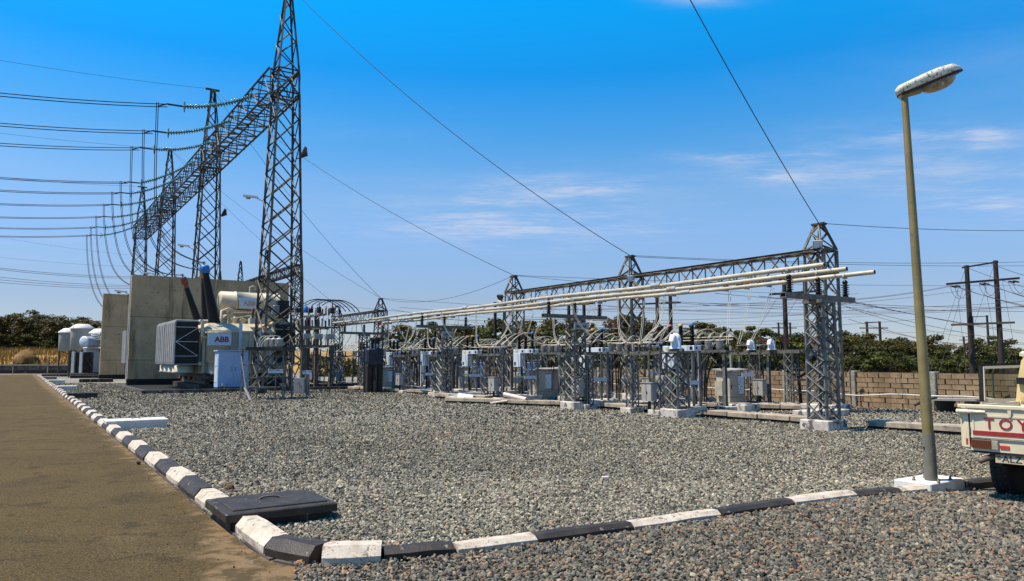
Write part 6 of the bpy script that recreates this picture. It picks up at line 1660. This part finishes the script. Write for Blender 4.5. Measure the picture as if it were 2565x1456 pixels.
# bed
b = MB()
for d0, d1 in ((0, .06), (WB - .06, WB)):
    # side panel with wheel cut-out
    prof = [(.02, .66), (.42, .62), (.46, .78), (.60, .90), (.85, .94), (1.10, .90), (1.24, .78), (1.28, .62), (1.9, .62), (1.9, 1.14), (.02, 1.14)]
    b.prism([T(d0, f, z) for f, z in prof], TR * (d1 - d0))
bp_ = [(.0, 1.13), (.0, .70), (.04, .64), (.11, .62), (.11, 1.13)]
b.build('bed_side', M['truck'], tk)
for sg, dd in ((1, 0), (-1, WB)):
    b = MB(); prof = [(0.0, .02), (-.012, .0), (-.012, -.0)]
    pts = [(.0, .06), (.015, .01), (.06, -.022), (.105, -.025), (.105, .06)]
    lo = [T(dd + sg * x, y, .66) for x, y in pts]; hi = [T(dd + sg * x, y, 1.12) for x, y in pts]; lw_ = [T(dd + sg * (x * .8 + .03), y + .03, .60) for x, y in pts]
    n = len(pts); b.add(lw_ + lo + hi, [(k * n + i, k * n + (i + 1) % n, k * n + n + (i + 1) % n, k * n + n + i) for k in range(2) for i in range(n)] + [tuple(range(n)), tuple(2 * n + i for i in range(n))])
    o = b.build('corner_post', M['truck'], tk); fix_normals(o.data)
b = MB(); tb(b, .05, WB - .05, .0, 1.9, .70, .73); tb(b, .05, WB - .05, 1.86, 1.9, .7, 1.14); b.build('bed_floor', M['truck'], tk)
b = MB(); tcb(b, .118, WB - .118, -.028, .02, .775, 1.125, .008); tg = b.build('tailgate', M['truck'], tk)
b = MB(); tb(b, .16, WB - .16, -.036, -.028, 1.03, 1.05); tb(b, .15, .165, -.036, -.028, .80, 1.05); tb(b, .16, WB - .16, -.036, -.028, .785, .80); b.build('pressing', M['truck'], tg)
b = MB(); tcb(b, .15, WB - .15, -.04, -.027, .815, .865, .003); b.build('red_stripe', M['letter_red'], tg)
text('TOYOTA', .178, T(.275, -.031, .895), TR, ZV, 'letter_red', tg, 'lettering', .006, .001, 1.5)
b = MB(); tcb(b, -.035, WB + .035, -.05, .0, 1.135, 1.172, .008); b.build('top_rail', M['truck'], tk)
b = MB(); tcb(b, -.03, -.0, -.055, .02, 1.135, 1.175, .006); b.build('rail_end', M['rust_steel'], tk)
b = MB(); b.tube([T(-.012, -.04, 1.085), T(.10, -.055, 1.085), T(.30, -.052, 1.088)], [.028, .026, .016], 10); b.build('latch_handle', M['truck'], tk)
b = MB(); b.prism([T(.53, -.05, 1.12), T(.57, -.05, 1.12), T(.56, -.05, 1.04), T(.54, -.05, 1.04)], TF * .02); b.build('rope_hook', M['truck'], tk)
b = MB(); tcb(b, .105, .118, -.03, .01, .70, 1.12, .002); b.build('shut_line', M['black_metal'], tk)
b = MB(); tb(b, .112, .126, -.035, -.02, .83, .90); b.build('hinge', M['rust_steel'], tk)
b = MB(); tcb(b, .05, WB - .05, -.012, .06, .625, .765, .01); b.build('rear_sill', M['truck'], tk)
for dd, sg in ((0, 1), (WB, -1)):
    b = MB(); tcb(b, *(sorted((dd + sg * .13, dd + sg * .34))), -.035, -.01, .655, .757, .006); ln = b.build('tail_lamp', M['tail_lens'], tk)
    b = MB(); tcb(b, *(sorted((dd + sg * .34, dd + sg * .41))), -.035, -.01, .655, .757, .004); b.build('reversing_lens', M['tail_clear'], ln)
    b = MB(); tb(b, *(sorted((dd + sg * .065, dd + sg * .125))), -.024, -.01, .685, .762); b.build('side_lens', M['red'], ln)
    b = MB(); tb(b, *(sorted((dd + sg * .425, dd + sg * .52))), -.022, -.011, .668, .705); b.build('reflector', M['red'], tk)
b = MB(); tb(b, .14, WB - .14, -.01, .03, .60, .628); b.build('lower_edge', M['black_metal'], tk)
b = MB(); b.box(T(.62, .015, .552), (.52, .012, .105), TR, (TF - ZV * .12).normalized(), (ZV + TF * .12).normalized()); pt_ = b.build('number_plate', M['plate_cream'], tk)
text('ALZ 66', .108, T(.43, .004, .515), TR, (ZV + TF * .12).normalized(), 'letter_black', pt_, 'lettering', .002, .001, 1.05)
b = MB(); b.lathe(T(.395, .008, .56), -TF, [(.022, 0), (.022, .003)], 8); b.build('plate_emblem', M['rust_steel'], pt_)
b = MB(); b.tube([T(.55, .35, .56), T(.42, .16, .575), T(.31, .05, .56), T(.20, -.03, .50)], .033, 10); b.tube([T(.20, -.03, .50), T(.199, -.031, .4995)], .026, 8); b.build('exhaust_pipe', M['rust_steel'], tk)
b = MB(); tb(b, .30, .40, .1, 4.4, .45, .60); tb(b, 1.29, 1.39, .1, 4.4, .45, .60); tb(b, .3, 1.39, .8, .92, .36, .48); tb(b, .75, .95, .7, 1.0, .28, .50); tb(b, .45, 1.25, .08, .5, .48, .56); b.build('chassis', M['black_metal'], tk)
def wheel(d0, f, lab):
    c_ = T(d0, f, .385); ax = TR
    pr = [(.20, 0), (.30, -.004), (.355, .012), (.383, .045), (.388, .09), (.388, .15), (.383, .195), (.355, .228), (.30, .244), (.20, .24)]
    b = MB(); b.lathe(c_, ax, pr, 28); w_ = b.build('wheel', M['rubber'], tk)
    b = MB()
    for i in range(28):
        a = 6.2832 * i / 28; rd = TF * math.cos(a) + ZV * math.sin(a); tn = -TF * math.sin(a) + ZV * math.cos(a)
        for k, off in enumerate((.055, .12, .185)): b.box(c_ + rd * .386 + ax * off + tn * (.02 if k % 2 else 0), (.05, .05, .022), ax, tn, rd)
    b.build('tread', M['rubber'], w_)
    b = MB(); sgn = -.012 if d0 < .8 else .252; b.lathe(c_ + ax * (.03 if d0 < .8 else .21), ax if d0 > .8 else -ax, [(.20, 0), (.19, .012), (.12, .02), (.10, .05), (.03, .055)], 18); b.build('rim', M['grey_box'], w_)
for d0 in (.11, WB - .35):
    for f in (.85, 3.75): wheel(d0, f, '')
# cab
CF, CR = 1.84, 3.42
b = MB(); tcb(b, 0, WB, CF, CR + .1, .55, 1.10, .03); b.build('cab_body', M['truck'], tk)
b = MB(); tcb(b, .06, WB - .06, CF + .1, CR - .28, 1.76, 1.83, .03); b.build('roof', M['truck'], tk)
b = MB()
for d0, di in ((.01, .10), (WB - .01, WB - .10)):
    sg = 1 if d0 < .8 else -1
    b.prism([T(d0 + sg * x, CF + .02 + max(0, z - 1.1) * .12, z) for x, z in ((0, 1.08), (.26, 1.08), (.20, 1.22), (.17, 1.40), (.19, 1.58), (.24, 1.69), (.32, 1.73), (.32, 1.80), (.16, 1.79), (.08, 1.70), (.035, 1.45))], TF * .05)
    b.prism([T(d0 + sg * (.01 + max(0, z - 1.1) * .12), CF + .03 + f, z) for f, z in ((0, 1.08), (.34, 1.08), (.30, 1.3), (.30, 1.55), (.40, 1.72), (.12, 1.76), (.05, 1.6))], TR * .05 * sg)
    b.tube([T(d0, CR - .0, 1.10), T(di, CR - .32, 1.78)], .035, 6)
tb(b, .08, WB - .08, CF + .02, CF + .07, 1.10, 1.20)
b.tube([T(.1, CF + .14, 1.76), T(WB - .1, CF + .14, 1.76)], .04, 8)
b.build('cab_frame', M['truck_yellow'], tk)
b = MB(); b.add([T(.12, CF + .05, 1.2), T(WB - .12, CF + .05, 1.2), T(WB - .16, CF + .13, 1.72), T(.16, CF + .13, 1.72)], [(0, 1, 2, 3)]); b.build('rear_window', M['glass'], tk)
b = MB(); b.add([T(.08, CR, 1.12), T(WB - .08, CR, 1.12), T(WB - .16, CR - .3, 1.74), T(.16, CR - .3, 1.74)], [(0, 1, 2, 3)]); b.build('windscreen', M['glass'], tk)
b = MB(); b.prism([T(.05, CR + .1, .6), T(.05, 4.85, .6), T(.05, 4.85, .98), T(.05, 4.6, 1.08), T(.05, CR + .1, 1.12)], TR * (WB - .1)); o = b.build('bonnet', M['truck'], tk); fix_normals(o.data)
for d0 in (-.02, WB - .28):
    b = MB(); b.prism([T(d0, 3.30, .62), T(d0, 3.38, .84), T(d0, 3.6, .90), T(d0, 3.9, .90), T(d0, 4.14, .80), T(d0, 4.2, .62), T(d0, 4.75, .62), T(d0, 4.75, .95), T(d0, 3.5, 1.0), T(d0, 3.3, .98)], TR * .3); o = b.build('wing', M['truck'], tk); fix_normals(o.data)
b = MB(); tcb(b, -.02, WB + .02, 4.85, 4.98, .45, .62, .03); b.build('bumper', M['grey_box'], tk)
b = MB()
for d0 in (.2, .95): tcb(b, d0, d0 + .55, CF + .2, CF + .75, .8, 1.0, .04); tcb(b, d0, d0 + .55, CF + .15, CF + .3, 1.0, 1.45, .04)
b.build('seat', M['rubber'], tk)
b = MB(); b.bar(T(.05, CF + .02, 1.42), T(.28, CF - .03, 1.42), .05, .09); b.bar(T(.2, CF - .02, 1.42), T(.24, CF - .02, 1.3), .03); b.build('spare_bracket', M['black_metal'], tk)
# open door
hp = T(0.02, 3.28, 0); dd = (TF * -.707 + TR * -.707).normalized(); nn = ZV.cross(dd)
def D(x, z, y=0): return hp + dd * x + ZV * z + nn * y
dr = MB(); dr.prism([D(.02, .55, -.03), D(.93, .55, -.03), D(.98, .7, -.03), D(.98, 1.08, -.03), D(.02, 1.08, -.03)], nn * .06); door = dr.build('door', M['truck'], tk)
b = MB()
fr_ = [D(.97, 1.08), D(.955, 1.62), D(.30, 1.64), D(.03, 1.10)]
for p, q in zip(fr_[:-1], fr_[1:]): b.bar(p, q, .035, .05)
b.build('window_frame', M['black_metal'], door)
b = MB(); g_ = [D(.94, 1.10, .012), D(.93, 1.592, .012), D(.31, 1.612, .012), D(.07, 1.12, .012)]
for p, q in zip(g_, g_[1:] + g_[:1]): b.bar(p, q, .022, .04)
b.build('window_trim', M['truck'], door)
b = MB(); b.bar(D(.36, 1.1, .012), D(.42, 1.6, .012), .03, .03); b.build('window_divider', M['black_metal'], door)
b = MB(); b.add(g_, [(0, 1, 2, 3)]); b.build('door_glass', M['glass'], door)

# ================================================================== COVERS AND SLABS BESIDE THE KERB
r = thing('manhole_cover', 'large black painted access cover box breaking the kerb at the road corner', 'manhole', W(8.2, 2.35, 0))
b = MB(); b.bb(7.80, 8.62, 1.84, 2.86, -.005, .12); b.build('box', M['blackened'], r)
b = MB(); b.cbox(W(8.22, 2.35, .15), (.98, 1.14, .085), .012); b.build('frame', M['black_kerb'], r)
b = MB(); b.cbox(W(8.25, 2.36, .198), (.80, .98, .018), .006); ld = b.build('lid', M['black_kerb'], r)
b = MB(); b.tube(bez(W(8.28, 2.24, .205), W(8.33, 2.25, .236), W(8.33, 2.47, .236), W(8.28, 2.48, .205), 8), .011, 6); b.build('handle', M['rust_steel'], ld)
def slab(s, t0, t1, w, h, m, label):
    r = thing('inspection_slab', label, 'cover slab', W(s, (t0 + t1) / 2, 0), 'slabs along the kerb')
    b = MB(); b.bb(s - w / 2 + .03, s + w / 2 - .03, t0 + .03, t1 - .03, 0, h - .07); b.build('base', M[m], r)
    b = MB(); b.cbox(W(s, (t0 + t1) / 2, h - .04), (w, t1 - t0, .08), .012); l = b.build('lid', M[m], r)
    b = MB(); b.tube(bez(W(s, (t0 + t1) / 2 - .1, h), W(s, (t0 + t1) / 2 - .1, h + .04), W(s, (t0 + t1) / 2 + .1, h + .04), W(s, (t0 + t1) / 2 + .1, h), 6), .01, 5); b.build('handle', M['rust_steel'], l)
slab(20.9, 1.86, 3.25, .78, .235, 'white_paint', 'white painted slab across the kerb, nearest of the pale slabs')
slab(38.6, 1.9, 3.1, .8, .26, 'black_kerb', 'black slab across the kerb in the middle distance')
slab(49.5, 1.95, 2.9, .8, .26, 'white_paint', 'second pale slab along the kerb beyond the black slab')
slab(64, 1.95, 3.0, .8, .28, 'white_paint', 'third pale slab far along the kerb')
slab(78, 1.95, 3.0, .8, .28, 'slab', 'farthest pale slab along the kerb')
for s, t0, t1, lab in ((66, 4.0, 6.3, 'black kerb piece in front of the second fire wall foot'), (82, 4.2, 7.5, 'dark low kerb in front of the far transformer')):
    r = thing('low_kerb', lab, 'kerb', W(s, t0)); b = MB(); b.cbox(W(s, (t0 + t1) / 2, .14), (.6, t1 - t0, .3), .03); b.build('block', M['blackened'], r)
def rock(name, label, cat, p, size, m, seed, group=None):
    q = random.Random(seed); b = MB(); rings = []
    n = 9
    for k in range(6):
        ph = math.pi * (k + .5) / 6
        rings += [V(p) + V((math.cos(6.283 * i / n) * math.sin(ph) * size * q.uniform(.85, 1.15), math.sin(6.283 * i / n) * math.sin(ph) * size * q.uniform(.85, 1.15), size * .9 + math.cos(ph) * size * q.uniform(.85, 1.1))) for i in range(n)]
    b.add(rings, [(k * n + i, k * n + (i + 1) % n, k * n + n + (i + 1) % n, k * n + n + i) for k in range(5) for i in range(n)] + [tuple(range(n)), tuple(5 * n + i for i in range(n))])
    o = b.build(name, M[m]); fix_normals(o.data); tag(o, label, cat, group)
p = at_z(575, 1234, 0); rock('stone', 'rusty brown round stone on the gravel just behind the black access cover', 'stone', p, .062, 'brown_stone', 2)
p = at_z(1516, 1201, 0.02)
b = MB(); b.cbox(p + ZV * .02, (.10, .07, .05), .008, X3, Y3); tag(b.build('tile_chip', M['pipe']), 'small pale pinkish tile chip lying on the gravel', 'chip')
p = at_z(398, 1153, 0); rock('stone', 'small dark stone on the asphalt beside the kerb', 'stone', p, .03, 'blackened', 5)
p = at_z(347, 1164, 0); rock('stone', 'flat dark stone on the asphalt beside the white slab end of the kerb', 'stone', p, .035, 'blackened', 9)
# distant pale sign board post near far kerb
p = at_z(171, 946, 0); r = thing('marker_post', 'dark slim marker post at the far end of the kerb', 'post', p)
b = MB(); b.tube([p, p + ZV * 2.4], .07, 6); b.build('shaft', M['dark_steel'], r)
